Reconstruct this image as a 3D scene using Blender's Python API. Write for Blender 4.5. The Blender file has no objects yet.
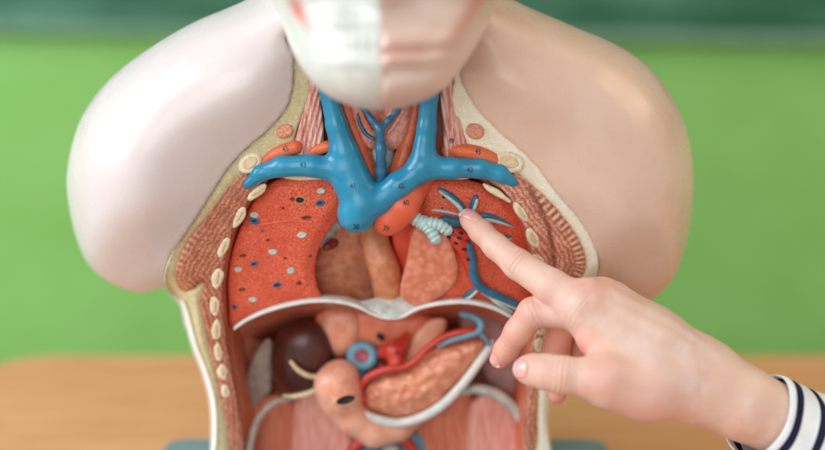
import bpy, math, random
import numpy as np
from mathutils import Vector, Matrix
from mathutils.bvhtree import BVHTree
random.seed(4); rng = np.random.default_rng(4)

# ------------------------------------------------------------------ camera, world, lamps
S = 0.00064                 # metres per photo pixel at the focus distance
D = 1406.0                  # that distance, in the same units
PIT = math.radians(15); cP, sP = math.cos(PIT), math.sin(PIT)
DESK = 0.74
Z0 = DESK + 340*S
scn = bpy.context.scene
COL = scn.collection

def to_world(u, v, w):      # a photo pixel and its distance behind the focus plane -> a point of the room
    u, v, w = (np.asarray(a, dtype=np.float64) for a in (u, v, w))
    k = 1 + w/D
    x = (u-412.5)*k; y = (225-v)*k
    return np.stack([x*S, (y*sP + w*cP)*S, Z0 + (y*cP - w*sP)*S], -1)

cam_d = bpy.data.cameras.new('camera'); cam = bpy.data.objects.new('camera', cam_d); COL.objects.link(cam)
CAM = Vector((0, -cP*D*S, Z0 + sP*D*S))
cam.location = CAM; cam.rotation_euler = (math.pi/2 - PIT, 0, 0)
cam_d.sensor_width = 36; cam_d.lens = 36*D/825; cam_d.clip_end = 50; cam_d.clip_start = .05
cam_d.dof.use_dof = True; cam_d.dof.focus_distance = (D-16)*S; cam_d.dof.aperture_fstop = 1.85
scn.camera = cam

world = bpy.data.worlds.new('World'); scn.world = world; world.use_nodes = True
bg = world.node_tree.nodes['Background']; bg.inputs[0].default_value = (.93, .97, 1, 1); bg.inputs[1].default_value = .56
scn.view_settings.view_transform = 'Standard'; scn.view_settings.look = 'None'; scn.view_settings.exposure = 0.1

def area(name, loc, target, size, power, col, sy=None):
    l = bpy.data.lights.new(name, 'AREA'); l.shape = 'RECTANGLE'; l.size = size; l.size_y = sy or size; l.energy = power; l.color = col
    o = bpy.data.objects.new(name, l); COL.objects.link(o); o.location = loc
    o.rotation_euler = (Vector(target) - Vector(loc)).to_track_quat('-Z', 'Y').to_euler()
    return o
area('window_light', (-1.7, -0.35, 1.75), (-.05, 0, .98), 1.3, 36, (.82, .93, 1.0))
area('front_fill_light', (-.55, -2.0, 1.8), (0, .0, .93), 1.6, 20, (1, .97, .93))  # added fill from behind the camera, brightens the open cavity
area('room_light', (1.3, .15, 1.9), (.1, .05, .95), 1.0, 7, (1, .70, .42))

# ------------------------------------------------------------------ small toolkit
def c(r, g, b, f=1.0):
    def l(x):
        x /= 255
        return (x/12.92 if x <= .04045 else ((x+.055)/1.055)**2.4)*f
    return (l(r), l(g), l(b), 1)

def curve(pts, n=8, closed=True):           # Catmull-Rom through the traced points
    P = np.array(pts, float); m = len(P); out = []
    for i in range(m if closed else m-1):
        if closed: p0, p1, p2, p3 = P[(i-1) % m], P[i], P[(i+1) % m], P[(i+2) % m]
        else: p0, p1, p2, p3 = P[max(i-1, 0)], P[i], P[i+1], P[min(i+2, m-1)]
        for t in np.arange(n)/n:
            out.append(.5*((2*p1) + (-p0+p2)*t + (2*p0-5*p1+4*p2-p3)*t*t + (-p0+3*p1-3*p2+p3)*t**3))
    if not closed: out.append(P[-1])
    return np.array(out)

def sd_poly(poly, U, V, arc=False):         # signed distance to a closed outline (negative inside)
    shp = U.shape; p = np.stack([U.ravel(), V.ravel()], 1).astype(np.float32)
    A = poly.astype(np.float32); B = np.roll(A, -1, 0)
    best = np.full(len(p), 1e9, np.float32); ins = np.zeros(len(p), bool)
    ar = np.zeros(len(p), np.float32); s0 = 0
    for a, b in zip(A, B):
        ab = b-a; L2 = float(ab @ ab)
        if L2 < 1e-9: continue
        t = np.clip(((p-a) @ ab)/L2, 0, 1)
        d = p-a-t[:, None]*ab; d2 = d[:, 0]**2+d[:, 1]**2
        if arc:
            mk = d2 < best; ar[mk] = s0 + t[mk]*math.sqrt(L2)
        best = np.minimum(best, d2); s0 += math.sqrt(L2)
        cr = (a[1] > p[:, 1]) != (b[1] > p[:, 1])
        if abs(b[1]-a[1]) > 1e-9:
            ins ^= cr & (p[:, 0] < (b[0]-a[0])*(p[:, 1]-a[1])/(b[1]-a[1])+a[0])
    d = np.sqrt(best); d[ins] *= -1
    d = d.reshape(shp)
    return (d, ar.reshape(shp)) if arc else d

def blur(a, n):
    for _ in range(n):
        b = np.pad(a, 1, mode='edge'); a = (b[:-2, 1:-1]+b[2:, 1:-1]+b[1:-1, :-2]+b[1:-1, 2:]+2*b[1:-1, 1:-1])/6
    return a

def nets(F, o, h):                          # naive surface nets: grid of signed values -> vertices, quads
    F = F.astype(np.float32); s = F < 0; n = np.array(F.shape)
    cnt = np.zeros(n-1, np.int8)
    for dx in (0, 1):
        for dy in (0, 1):
            for dz in (0, 1):
                cnt += s[dx:n[0]-1+dx, dy:n[1]-1+dy, dz:n[2]-1+dz]
    act = np.argwhere((cnt > 0) & (cnt < 8))
    idx = np.full(n-1, -1, np.int64); idx[tuple(act.T)] = np.arange(len(act))
    acc = np.zeros((len(act), 3)); num = np.zeros(len(act))
    cs = [(x, y, z) for x in (0, 1) for y in (0, 1) for z in (0, 1)]
    val = {q: F[act[:, 0]+q[0], act[:, 1]+q[1], act[:, 2]+q[2]] for q in cs}
    for q in cs:
        for ax in range(3):
            if q[ax]: continue
            r = list(q); r[ax] = 1; r = tuple(r)
            a, b = val[q], val[r]; m = (a < 0) != (b < 0)
            t = np.where(m, a/np.where(m, a-b, 1), 0)
            for i in range(3): acc[:, i] += np.where(m, (t if i == ax else q[i]), 0)
            num += m
    V = (act + acc/num[:, None])*np.asarray(h) + np.asarray(o)
    quads = []
    for ax in range(3):
        b, cc = (ax+1) % 3, (ax+2) % 3
        sl0 = [slice(None)]*3; sl1 = [slice(None)]*3
        sl0[ax] = slice(0, n[ax]-1); sl1[ax] = slice(1, n[ax])
        ch = s[tuple(sl0)] != s[tuple(sl1)]; e = np.argwhere(ch)
        e = e[(e[:, b] > 0) & (e[:, cc] > 0) & (e[:, b] < n[b]-1) & (e[:, cc] < n[cc]-1)]
        fl = s[tuple(sl0)][tuple(e.T)]
        def g(db, dc):
            f = e.copy(); f[:, b] -= db; f[:, cc] -= dc; return idx[tuple(f.T)]
        q = np.stack([g(1, 1), g(0, 1), g(0, 0), g(1, 0)], 1)
        q[~fl] = q[~fl][:, ::-1]
        quads.append(q)
    Q = np.concatenate(quads); Q = Q[(Q >= 0).all(1)]
    return V, Q

def thing(name, label, cat, loc, group=None):
    o = bpy.data.objects.new(name, None); COL.objects.link(o); o.location = loc; o.empty_display_size = .05
    o['label'] = label; o['category'] = cat
    if group: o['group'] = group
    return o
def root_of(o):
    l = Vector((0, 0, 0))
    while o is not None: l += o.location; o = o.parent
    return np.array(l)
def add_mesh(name, V, faces, mat, parent=None, attrs=None, smooth=True, mats=None, fmat=None, label=None):
    V = np.asarray(V, float) - root_of(parent)
    me = bpy.data.meshes.new(name); me.from_pydata(V.tolist(), [], [list(map(int, f)) for f in faces])
    for k, a in (attrs or {}).items():
        at = me.attributes.new(k, 'FLOAT', 'POINT'); at.data.foreach_set('value', np.asarray(a, np.float32))
    for m in (mats or [mat]): me.materials.append(m)
    if fmat is not None: me.polygons.foreach_set('material_index', np.asarray(fmat, np.int32))
    me.polygons.foreach_set('use_smooth', [smooth]*len(me.polygons)); me.update()
    o = bpy.data.objects.new(name, me); COL.objects.link(o); o.parent = parent
    if label: o['label'] = label
    return o

def w0(v): return .268*(np.asarray(v, float)-225)           # the torso's upright plane seen by the tilted camera
BASE_TOP = DESK + 25*S
def above_base(U, V, W, off=0):                              # signed: negative above the plinth, in pixels
    k = 1+W/D
    return -((225-V)*k*cP - W*sP + 315 - off)

def inflate(name, outline, wf, wb, R, mat, parent, step=2.0, wstep=None, ell=False, attrs=None, closed=True, n=6, post=None, label=None, clip=False, raw=False):
    """closed outline (pixels) given a front and a back depth: a rounded solid"""
    P = curve(outline, n) if not raw else np.array(outline, float)
    lo, hi = P.min(0)-3*step, P.max(0)+3*step
    us = np.arange(lo[0], hi[0]+step, step); vs = np.arange(lo[1], hi[1]+step, step)
    U, V = np.meshgrid(us, vs, indexing='ij')
    d2 = sd_poly(P, U, V)
    f = wf(U, V, d2) if callable(wf) else np.full(U.shape, float(wf)); b = wb(U, V, d2) if callable(wb) else np.full(U.shape, float(wb))
    ws_ = wstep or step
    wmin, wmax = f[d2 < 2*step].min()-4*ws_, b[d2 < 2*step].max()+4*ws_
    ws = np.arange(wmin, wmax, ws_)
    W = ws[None, None, :]; cen = ((f+b)/2)[:, :, None]; h = np.maximum((b-f)/2, .5)[:, :, None]; dd = d2[:, :, None]
    if ell: q1 = dd+R; q2 = np.abs(W-cen)*R/h
    else: q1 = dd+R; q2 = np.abs(W-cen)-h+R
    F = np.sqrt(np.maximum(q1, 0)**2+np.maximum(q2, 0)**2)+np.minimum(np.maximum(q1, q2), 0)-R
    if post: F = post(F, U[:, :, None], V[:, :, None], W, dd)
    if clip: F = np.maximum(F, above_base(U[:, :, None], V[:, :, None], W))
    vv, q = nets(F, (us[0], vs[0], ws[0]), (step, step, ws_))
    q = q[:, ::-1]                      # v runs downwards
    at = attrs(vv[:, 0], vv[:, 1], vv[:, 2]) if attrs else None
    return add_mesh(name, to_world(vv[:, 0], vv[:, 1], vv[:, 2]), q, mat, parent, at, label=label)

def tube(name, pts, mat, parent, seg=14, n=8, label=None, ring=None, squash=1.0, attrs=None):
    """pts: (u, v, w, radius)"""
    P = curve(pts, n, closed=False)
    X = to_world(P[:, 0], P[:, 1], P[:, 2]); r = P[:, 3]*(1+P[:, 2]/D)*S
    if ring is not None: r = r*(1+ring[1]*np.sin(np.arange(len(r))*ring[0]))
    T = np.gradient(X, axis=0); T /= np.linalg.norm(T, axis=1)[:, None]+1e-12
    V = []; up = np.array([0, -1, .27])
    extra = [(-.8, .35), (-.45, .75)]
    rows = []
    for i in range(len(X)):
        if i == 0:
            for a, b in ((-.92, .0), (-.85, .5), (-.45, .86)): rows.append((X[0]+T[0]*r[0]*a, r[0]*max(b, .02), T[0]))
        rows.append((X[i], r[i], T[i]))
        if i == len(X)-1:
            for a, b in ((.45, .86), (.85, .5), (.92, .0)): rows.append((X[-1]+T[-1]*r[-1]*a, r[-1]*max(b, .02), T[-1]))
    for x, rr, t in rows:
        e1 = np.cross(t, up); e1 /= np.linalg.norm(e1)+1e-9; e2 = np.cross(t, e1)
        for j in range(seg):
            a = 2*math.pi*j/seg
            V.append(x + rr*(math.cos(a)*e1 + squash*math.sin(a)*e2))
    m = len(rows); Fc = []
    for i in range(m-1):
        for j in range(seg):
            Fc.append((i*seg+j, i*seg+(j+1) % seg, (i+1)*seg+(j+1) % seg, (i+1)*seg+j))
    Fc.append(tuple(range(seg))[::-1]); Fc.append(tuple((m-1)*seg+j for j in range(seg)))
    at = None
    if attrs: at = {'along': np.repeat(np.linspace(0, 1, m), seg), 'around': np.tile(np.arange(seg)/seg, m)}
    return add_mesh(name, np.array(V), Fc, mat, parent, at, label=label)

def qpt(p):                                  # pixel point -> camera frame, lengths in pixels of the focus plane
    k = 1+p[2]/D; return np.array([(p[0]-412.5)*k, (225-p[1])*k, p[2]])
def cone(X, a, b, ra, rb):
    ab = b-a; L = float(ab @ ab)
    t = np.clip(((X[0]-a[0])*ab[0]+(X[1]-a[1])*ab[1]+(X[2]-a[2])*ab[2])/L, 0, 1)
    return np.sqrt((X[0]-a[0]-t*ab[0])**2+(X[1]-a[1]-t*ab[1])**2+(X[2]-a[2]-t*ab[2])**2)-(ra+(rb-ra)*t)
def smin(a, b, k):
    h = np.maximum(k-np.abs(a-b), 0)/k
    return np.minimum(a, b)-h*h*k*.25
def grid3(lo, hi, st):
    ax = [np.arange(lo[i], hi[i]+st, st, dtype=np.float32) for i in range(3)]
    return ax, (ax[0][:, None, None], ax[1][None, :, None], ax[2][None, None, :])
def q_world(P):
    return np.stack([P[:, 0]*S, (P[:, 1]*sP+P[:, 2]*cP)*S, Z0+(P[:, 1]*cP-P[:, 2]*sP)*S], -1)
def chain_field(X, chain, k=4):
    F = None
    for p, q in zip(chain[:-1], chain[1:]):
        kp, kq = 1+p[2]/D, 1+q[2]/D
        f = cone(X, qpt(p), qpt(q), p[3]*kp, q[3]*kq)
        F = f if F is None else smin(F, f, k)
    return F
def blob(name, chains, mat, parent, st=1.6, k=10, post=None, attrs=None, label=None):
    allp = [qpt(p) for ch in chains for p in ch]; rm = max(p[3] for ch in chains for p in ch)
    lo = np.min(allp, 0)-rm-4; hi = np.max(allp, 0)+rm+4
    ax, X = grid3(lo, hi, st); F = None
    for ch in chains:
        f = chain_field(X, ch); F = f if F is None else smin(F, f, k)
    if post: F = post(F, X)
    vv, q = nets(F, [a[0] for a in ax], (st,)*3)
    at = attrs(vv) if attrs else None
    return add_mesh(name, q_world(vv), q[:, ::-1], mat, parent, at, label=label)

_bvh = {}
def cast(objs, u, v):                        # where the sight line of a pixel meets the objects
    p = Vector(to_world(u, v, 0.0)); d = (p-CAM).normalized(); best = None
    for o in objs:
        if o.name not in _bvh:
            off = Vector(root_of(o.parent))
            _bvh[o.name] = (BVHTree.FromPolygons([x.co for x in o.data.vertices], [tuple(f.vertices) for f in o.data.polygons]), off)
        t, off = _bvh[o.name]
        h = t.ray_cast(CAM-off, d)
        if h[0] is not None and (best is None or h[3] < best[2]):
            nn = h[1] if h[1].dot(d) < 0 else -h[1]
            best = (h[0]+off, nn, h[3])
    return best

def number(txt, u, v, size, rot, on, mat):   # small printed digits lying on a painted surface
    cu = bpy.data.curves.new('t', 'FONT'); cu.body = txt; cu.size = size; cu.align_x = 'CENTER'; cu.align_y = 'CENTER'; cu.offset = size*.012
    cu.resolution_u = 3
    to = bpy.data.objects.new('t', cu); COL.objects.link(to)
    bpy.context.view_layer.update()
    me = to.evaluated_get(bpy.context.evaluated_depsgraph_get()).to_mesh()
    ca, sa = math.cos(rot), math.sin(rot); V = []; ok = True
    fs = [tuple(p.vertices) for p in me.polygons]
    for x in me.vertices:
        du = x.co.x*.85*ca - x.co.y*sa; dv = -(x.co.x*.85*sa + x.co.y*ca)
        h = cast([on], u+du, v+dv)
        if h is None: ok = False; break
        V.append(h[0]+h[1]*.35*S)
    to.evaluated_get(bpy.context.evaluated_depsgraph_get()).to_mesh_clear()
    bpy.data.objects.remove(to); bpy.data.curves.remove(cu)
    if ok: add_mesh('printed_number', [tuple(x) for x in V], fs, mat, on, smooth=False)

# ------------------------------------------------------------------ materials
class NT:
    def __init__(s, name):
        s.m = bpy.data.materials.new(name); s.m.use_nodes = True; s.t = s.m.node_tree; s.b = s.t.nodes['Principled BSDF']
        s.co = s.t.nodes.new('ShaderNodeTexCoord').outputs['Object']
    def n(s, kind, **kw):
        x = s.t.nodes.new('ShaderNode'+kind)
        for k, v in kw.items():
            if k.startswith('_'): setattr(x, k[1:], v)
            else: x.inputs[k.replace('_', ' ')].default_value = v
        return x
    def l(s, a, b): s.t.links.new(a, b)
    def noise(s, px, detail=4, rough=.55, co=None, dist=0):
        x = s.n('TexNoise', Scale=1/(px*S), Detail=detail, Roughness=rough, Distortion=dist); s.l(co or s.co, x.inputs['Vector']); return x.outputs['Fac']
    def voro(s, px, feat='F1', co=None, rnd=1):
        x = s.n('TexVoronoi', Scale=1/(px*S), Randomness=rnd, _feature=feat); s.l(co or s.co, x.inputs['Vector']); return x.outputs['Distance']
    def ramp(s, f, a, b, lo=0., hi=1.):
        x = s.n('MapRange', From_Min=a, From_Max=b, To_Min=lo, To_Max=hi, _interpolation_type='SMOOTHSTEP'); s.l(f, x.inputs['Value']); return x.outputs['Result']
    def math(s, op, a, b=None):
        x = s.n('Math', _operation=op)
        for i, q in enumerate((a, b)):
            if q is None: continue
            if isinstance(q, (int, float)): x.inputs[i].default_value = q
            else: s.l(q, x.inputs[i])
        return x.outputs[0]
    def mix(s, f, a, b, mode='MIX'):
        x = s.n('Mix', _data_type='RGBA', _blend_type=mode)
        if isinstance(f, (int, float)): x.inputs[0].default_value = f
        else: s.l(f, x.inputs[0])
        for i, q in ((6, a), (7, b)):
            if isinstance(q, tuple): x.inputs[i].default_value = q
            else: s.l(q, x.inputs[i])
        return x.outputs[2]
    def attr(s, name):
        x = s.n('Attribute', _attribute_name=name); return x.outputs['Fac']
    def bump(s, h, st=.3, px=1.0):
        x = s.n('Bump', Strength=st, Distance=px*S); s.l(h, x.inputs['Height']); s.l(x.outputs[0], s.b.inputs['Normal'])
    def done(s, col, rough=.4, coat=0, spec=.5, sss=0):
        if isinstance(col, tuple): s.b.inputs['Base Color'].default_value = col
        else: s.l(col, s.b.inputs['Base Color'])
        if isinstance(rough, (int, float)): s.b.inputs['Roughness'].default_value = rough
        else: s.l(rough, s.b.inputs['Roughness'])
        s.b.inputs['Coat Weight'].default_value = coat; s.b.inputs['Coat Roughness'].default_value = .2
        s.b.inputs['Specular IOR Level'].default_value = spec
        if sss:
            s.b.inputs['Subsurface Weight'].default_value = sss; s.b.inputs['Subsurface Radius'].default_value = (1, .35, .2); s.b.inputs['Subsurface Scale'].default_value = .004
        return s.m

def paint(name, a, b=None, px=14, rough=.36, bump=.12, bpx=3, fine=None, coat=.15):
    """hand painted plastic: two close tones in uneven patches, brush grain, slight orange peel"""
    t = NT(name); b = b or tuple(x*.78 for x in a[:3])+(1,)
    col = t.mix(t.ramp(t.noise(px, 5), .35, .68), a, b)
    if fine: col = t.mix(t.ramp(t.noise(fine[0], 2), .52, .66, 0, fine[2]), col, fine[1])
    t.bump(t.noise(bpx, 3), bump, 1.2)
    return t.done(col, t.ramp(t.noise(px*.6, 3), .3, .7, rough-.08, rough+.1), coat)
def fibre(name, a, b, px=2.2, stretch=9, rough=.42, axis='Z'):
    t = NT(name); mp = t.n('Mapping'); sc = [1, 1, 1]; sc['XYZ'.index(axis)] = 1/stretch; mp.inputs['Scale'].default_value = sc
    t.l(t.co, mp.inputs['Vector']); f = t.noise(px, 4, .6, mp.outputs[0])
    col = t.mix(t.ramp(f, .38, .62), a, b); t.bump(f, .35, 1.5)
    return t.done(col, rough, .1)

M = {}
t = NT('shell_paint')
hv = t.attr('tan_half')                          # base colour runs from pale on one half to tan on the other
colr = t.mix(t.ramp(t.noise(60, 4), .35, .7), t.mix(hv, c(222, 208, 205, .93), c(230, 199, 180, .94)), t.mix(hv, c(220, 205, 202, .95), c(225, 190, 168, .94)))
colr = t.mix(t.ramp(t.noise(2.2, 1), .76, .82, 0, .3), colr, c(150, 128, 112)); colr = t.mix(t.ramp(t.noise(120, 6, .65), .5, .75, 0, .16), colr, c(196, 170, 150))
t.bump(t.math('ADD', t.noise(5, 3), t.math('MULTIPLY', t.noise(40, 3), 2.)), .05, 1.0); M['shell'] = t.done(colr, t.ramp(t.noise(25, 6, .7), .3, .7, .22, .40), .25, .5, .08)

t = NT('head_paint')
half = t.attr('skull'); tn = t.mix(t.ramp(t.noise(20, 4), .35, .7), c(214, 213, 205), c(204, 203, 194))
sk = t.mix(t.ramp(t.noise(50, 4), .35, .7), c(228, 200, 186, .9), c(220, 190, 174, .9))
sk = t.mix(t.attr('lip'), sk, c(196, 120, 108)); sk = t.mix(t.attr('red_band'), sk, c(190, 92, 68))
tn = t.mix(t.attr('tooth'), tn, c(222, 222, 216)); tn = t.mix(t.attr('gap'), tn, c(120, 124, 124)); tn = t.mix(t.attr('gum'), tn, c(196, 96, 80))
M['head'] = t.done(t.mix(half, sk, tn), .36, .2)

t = NT('chest_wall_paint')
pale = t.attr('pale_side')                       # the two halves are painted differently: olive fat on one, cream on the other
fa = t.mix(pale, c(212, 199, 158), c(242, 236, 214)); fb = t.mix(pale, c(190, 176, 132), c(228, 217, 186))
fatc = t.mix(t.ramp(t.voro(3.6, 'DISTANCE_TO_EDGE'), .0, .14), fb, fa)
fatc = t.mix(t.ramp(t.noise(6, 4), .35, .65, 0, .7), fatc, fb)
arc = t.attr('arc'); st = t.math('SINE', t.math('MULTIPLY', arc, 2*math.pi/7.0))
nz = t.noise(2.2, 3); musc = t.mix(t.ramp(nz, .38, .62), t.mix(pale, c(168, 92, 64), c(190, 110, 84)), t.mix(pale, c(206, 136, 104), c(236, 172, 144)))
musc = t.mix(t.ramp(t.noise(14, 3), .42, .6, 0, .55), musc, c(160, 82, 58))
dO = t.attr('depth_in'); st2 = t.math('SINE', t.math('ADD', t.math('MULTIPLY', dO, 1.25), t.math('MULTIPLY', t.noise(9, 4, .65), 13)))
musc = t.mix(t.math('MULTIPLY', t.ramp(st2, -.1, .8), .6), musc, t.mix(pale, c(138, 70, 48), c(166, 86, 62)))
musc = t.mix(t.ramp(st2, -.55, -.98, 0, .3), musc, t.mix(pale, c(206, 160, 124), c(240, 196, 172)))
lin = t.mix(t.ramp(t.noise(26, 5), .35, .7), c(226, 126, 90), c(206, 98, 66))
lin = t.mix(t.ramp(t.noise(4, 3), .5, .7, 0, .35), lin, c(224, 134, 98))
low = t.mix(t.ramp(t.noise(30, 4), .4, .65), c(226, 146, 118), c(214, 130, 104))
lin = t.mix(t.attr('floor'), lin, low)
musc = t.mix(t.math('MULTIPLY', t.attr('comb'), t.ramp(t.noise(9, 3), .3, .6, .35, 1)), musc, t.mix(t.ramp(st, -.5, .6), c(164, 92, 64), c(236, 190, 158)))
musc = t.mix(t.attr('groove'), musc, c(120, 58, 42))
col = t.mix(t.attr('muscle'), fatc, musc); col = t.mix(t.attr('edge'), col, c(240, 236, 230)); col = t.mix(t.attr('line'), col, c(122, 104, 84)); col = t.mix(t.attr('lining'), col, lin)
hh = t.math('ADD', t.math('MULTIPLY', nz, t.attr('muscle')), t.math('MULTIPLY', t.math('MULTIPLY', st, t.attr('comb')), .35))
t.bump(hh, .7, 2.0); M['wall'] = t.done(col, .42, .12)

t = NT('lung_paint')
g = t.noise(1.7, 2, .6); v1 = t.voro(2.6)
col = t.mix(t.ramp(g, .40, .62), c(212, 78, 52), c(238, 124, 92)); col = t.mix(t.ramp(t.noise(34, 4), .38, .66, 0, .5), col, c(208, 74, 48))
col = t.mix(t.ramp(v1, .0, .2, .5, 0), col, c(240, 156, 124)); col = t.mix(t.ramp(t.noise(60, 5), .5, .7, 0, .3), col, c(186, 62, 44)); col = t.mix(t.ramp(t.noise(12, 4), .58, .7, 0, .35), col, c(232, 126, 96))
t.bump(t.math('ADD', g, t.math('MULTIPLY', v1, .9)), .45, 2.0); M['lung'] = t.done(col, .48, .05, .35)

t = NT('textured_pink')
v1 = t.voro(7, 'SMOOTH_F1'); col = t.mix(t.ramp(v1, .15, .62), c(226, 150, 122), c(206, 116, 90)); col = t.mix(t.ramp(t.noise(3, 3), .45, .65, 0, .4), col, c(224, 140, 110))
t.bump(v1, .35, -2.0); M['pinktex'] = t.done(col, .42, .12)
t = NT('pancreas_paint')
v1 = t.voro(9, 'SMOOTH_F1'); col = t.mix(t.ramp(v1, .1, .6), c(240, 172, 136), c(222, 136, 102)); col = t.mix(t.ramp(t.noise(20, 3), .4, .65, 0, .5), col, c(228, 152, 122))
t.bump(v1, .9, -5.5); M['pancreas'] = t.done(col, .38, .2)

M['vein'] = paint('vein_blue', c(34, 142, 178), c(26, 126, 162), 30, .30, .05, 6, coat=.2)
M['veind'] = paint('dark_vein_blue', c(44, 112, 142), c(34, 92, 124), 10, .34)
M['artery'] = paint('artery_orange', c(226, 100, 66), c(212, 86, 54), 24, .38, .06, 6, coat=.1)
M['suborange'] = paint('orange_artery', c(226, 112, 66), c(212, 92, 52), 10, .42, .12, 4, coat=.05)
M['carotid'] = paint('carotid_orange', c(216, 110, 66), c(196, 82, 48), 9, .34)
M['red'] = paint('red_vessel', c(206, 62, 46), c(186, 46, 36), 8, .34)
M['redface'] = paint('red_surface', c(220, 82, 60), c(204, 68, 50), 20, .4)
M['fissure'] = paint('fissure_line', c(226, 110, 82), c(206, 80, 58), 6, .4)
M['brown'] = paint('brown_surface', c(176, 108, 74), c(206, 136, 108), 11, .42, .25, 4, fine=(4, c(150, 92, 60), .5))
M['tan'] = paint('tan_tube', c(208, 140, 100), c(188, 114, 78), 12, .42, .25, 4, fine=(4, c(176, 104, 72), .4))
M['pale'] = paint('pale_cartilage', c(166, 200, 200), c(190, 214, 208), 7, .4, fine=(3, c(120, 160, 164), .5))
M['white'] = paint('white_edge', c(226, 224, 216), c(206, 208, 204), 12, .36)
M['greywhite'] = paint('grey_white', c(204, 204, 194), c(178, 182, 176), 10, .4, fine=(4, c(150, 150, 140), .5))
M['bone'] = paint('bone_cream', c(234, 222, 194), c(220, 200, 166), 6, .45, .3, 2.5, fine=(3, c(206, 176, 140), .35))
M['bonecore'] = paint('bone_core', c(218, 192, 152), c(202, 172, 130), 4, .45, .3, 2)
M['musoval'] = paint('muscle_section', c(196, 110, 80), c(226, 160, 130), 2.4, .45, .5, 2)
M['neckmus'] = fibre('neck_muscle', c(232, 186, 172), c(200, 120, 104), 3.0, 10)
M['thyroid'] = paint('thyroid_pink', c(236, 174, 154), c(216, 136, 114), 5, .4, .4, 2.4, fine=(2.4, c(200, 112, 92), .5))
M['salmon'] = paint('salmon_organ', c(234, 172, 144), c(226, 146, 116), 16, .36, .2, 5, fine=(3.5, c(240, 186, 162), .4))
M['tissue'] = paint('orange_tissue', c(232, 138, 106), c(220, 118, 88), 20, .4, .2, 5)
M['psoas'] = fibre('psoas_muscle', c(226, 132, 98), c(204, 106, 74), 4, 9)
M['psoasp'] = fibre('psoas_pink', c(238, 170, 152), c(224, 142, 126), 4, 9)
M['kidney'] = paint('dark_brown_organ', c(84, 40, 30), c(62, 28, 23), 24, .34, .06, 6, coat=.15)
M['cream'] = paint('cream_band', c(222, 200, 160), c(204, 178, 136), 8, .4)
M['fold'] = paint('grey_fold', c(178, 160, 146), c(150, 130, 118), 14, .45)
M['bluegrey'] = paint('blue_grey', c(92, 146, 172), c(112, 160, 178), 10, .4)
M['hole'] = paint('dark_opening', c(34, 16, 14), c(20, 10, 10), 4, .6)
M['holered'] = paint('dark_red_opening', c(130, 30, 26), c(100, 22, 20), 4, .5)
M['holeblue'] = paint('dark_blue_opening', c(24, 36, 70), c(16, 24, 50), 4, .5)
M['ringw'] = paint('pale_ring', c(196, 214, 206), c(170, 190, 184), 3, .4)
M['ringb'] = paint('blue_ring', c(62, 112, 150), c(50, 90, 130), 3, .4)
M['ringt'] = paint('tan_ring', c(206, 160, 116), c(190, 140, 96), 3, .4)
M['ink'] = paint('black_ink', c(34, 44, 60), c(52, 66, 84), 1.5, .5)
M['ringred'] = paint('purple_red_core', c(176, 70, 86), c(146, 48, 66), 5, .4)
M['base'] = paint('plinth_grey', c(128, 146, 150), c(118, 136, 142), 30, .45)

t = NT('green_wall_paint')
col = t.mix(t.ramp(t.noise(300, 5, .6), .32, .68), c(134, 186, 100), c(124, 176, 88)); col = t.mix(t.ramp(t.noise(160, 5), .5, .75, 0, .15), col, c(150, 190, 116)); t.bump(t.noise(6, 4), .12, 1); M['green'] = t.done(col, .75, 0, .3)
t = NT('chalkboard_surface')
mp = t.n('Mapping'); mp.inputs['Scale'].default_value = (.25, 1, 1); t.l(t.co, mp.inputs['Vector'])
col = t.mix(t.ramp(t.noise(90, 6, .6, mp.outputs[0]), .40, .66, 0, .75), c(36, 88, 60), c(92, 138, 114)); M['board'] = t.done(col, .6, 0, .3)
M['rail'] = paint('rail_grey_green', c(104, 140, 116), c(92, 128, 106), 40, .5)
t = NT('desk_wood')
mp = t.n('Mapping'); mp.inputs['Scale'].default_value = (.06, 1, 1); t.l(t.co, mp.inputs['Vector'])
f = t.noise(26, 6, .6, mp.outputs[0], 1.2); col = t.mix(t.ramp(f, .3, .72), c(230, 166, 118), c(220, 152, 106)); col = t.mix(t.ramp(t.noise(7, 5, .65, mp.outputs[0]), .45, .7, 0, .6), col, c(190, 126, 78))
t.bump(f, .08, 1); M['wood'] = t.done(col, .42, .1)
M['metal'] = paint('desk_leg_grey', c(120, 122, 124), c(108, 110, 112), 40, .4)
M['floor'] = paint('floor_lino', c(170, 160, 146), c(156, 148, 136), 90, .5)

t = NT('hand_skin')
n1 = t.noise(22, 4); col = t.mix(t.ramp(n1, .35, .68), c(222, 189, 172), c(215, 174, 155))
col = t.mix(t.ramp(t.noise(5, 3), .45, .75, 0, .18), col, c(228, 182, 164))
col = t.mix(t.math('MULTIPLY', t.attr('blush_shade'), t.ramp(t.noise(16, 3), .2, .6, .5, .85)), col, c(220, 132, 116))
col = t.mix(t.math('MULTIPLY', t.attr('vein_tint'), .22), col, c(190, 186, 186))
wr = t.math('MULTIPLY', t.math('SINE', t.math('ADD', t.math('MULTIPLY', t.attr('axial'), 2*math.pi/5.0), t.math('MULTIPLY', t.noise(10, 3), 7))), t.attr('crease'))
vv_ = t.voro(2.6, 'DISTANCE_TO_EDGE'); col = t.mix(t.math('MULTIPLY', t.ramp(wr, .3, 1.), .35), col, c(206, 146, 126))
pore = t.noise(1.3, 2); vbig = t.voro(5.5, 'DISTANCE_TO_EDGE')
col = t.mix(t.ramp(pore, .56, .70, 0, .3), col, c(206, 150, 132)); col = t.mix(t.ramp(t.noise(44, 5), .45, .7, 0, .35), col, c(236, 206, 184))
hgt = t.math('ADD', t.math('ADD', t.math('MULTIPLY', vv_, .30), t.math('MULTIPLY', t.noise(7, 4), .5)), t.math('MULTIPLY', wr, -.6))
hgt = t.math('ADD', t.math('ADD', hgt, t.math('MULTIPLY', pore, -.25)), t.math('MULTIPLY', vbig, .22))
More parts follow.
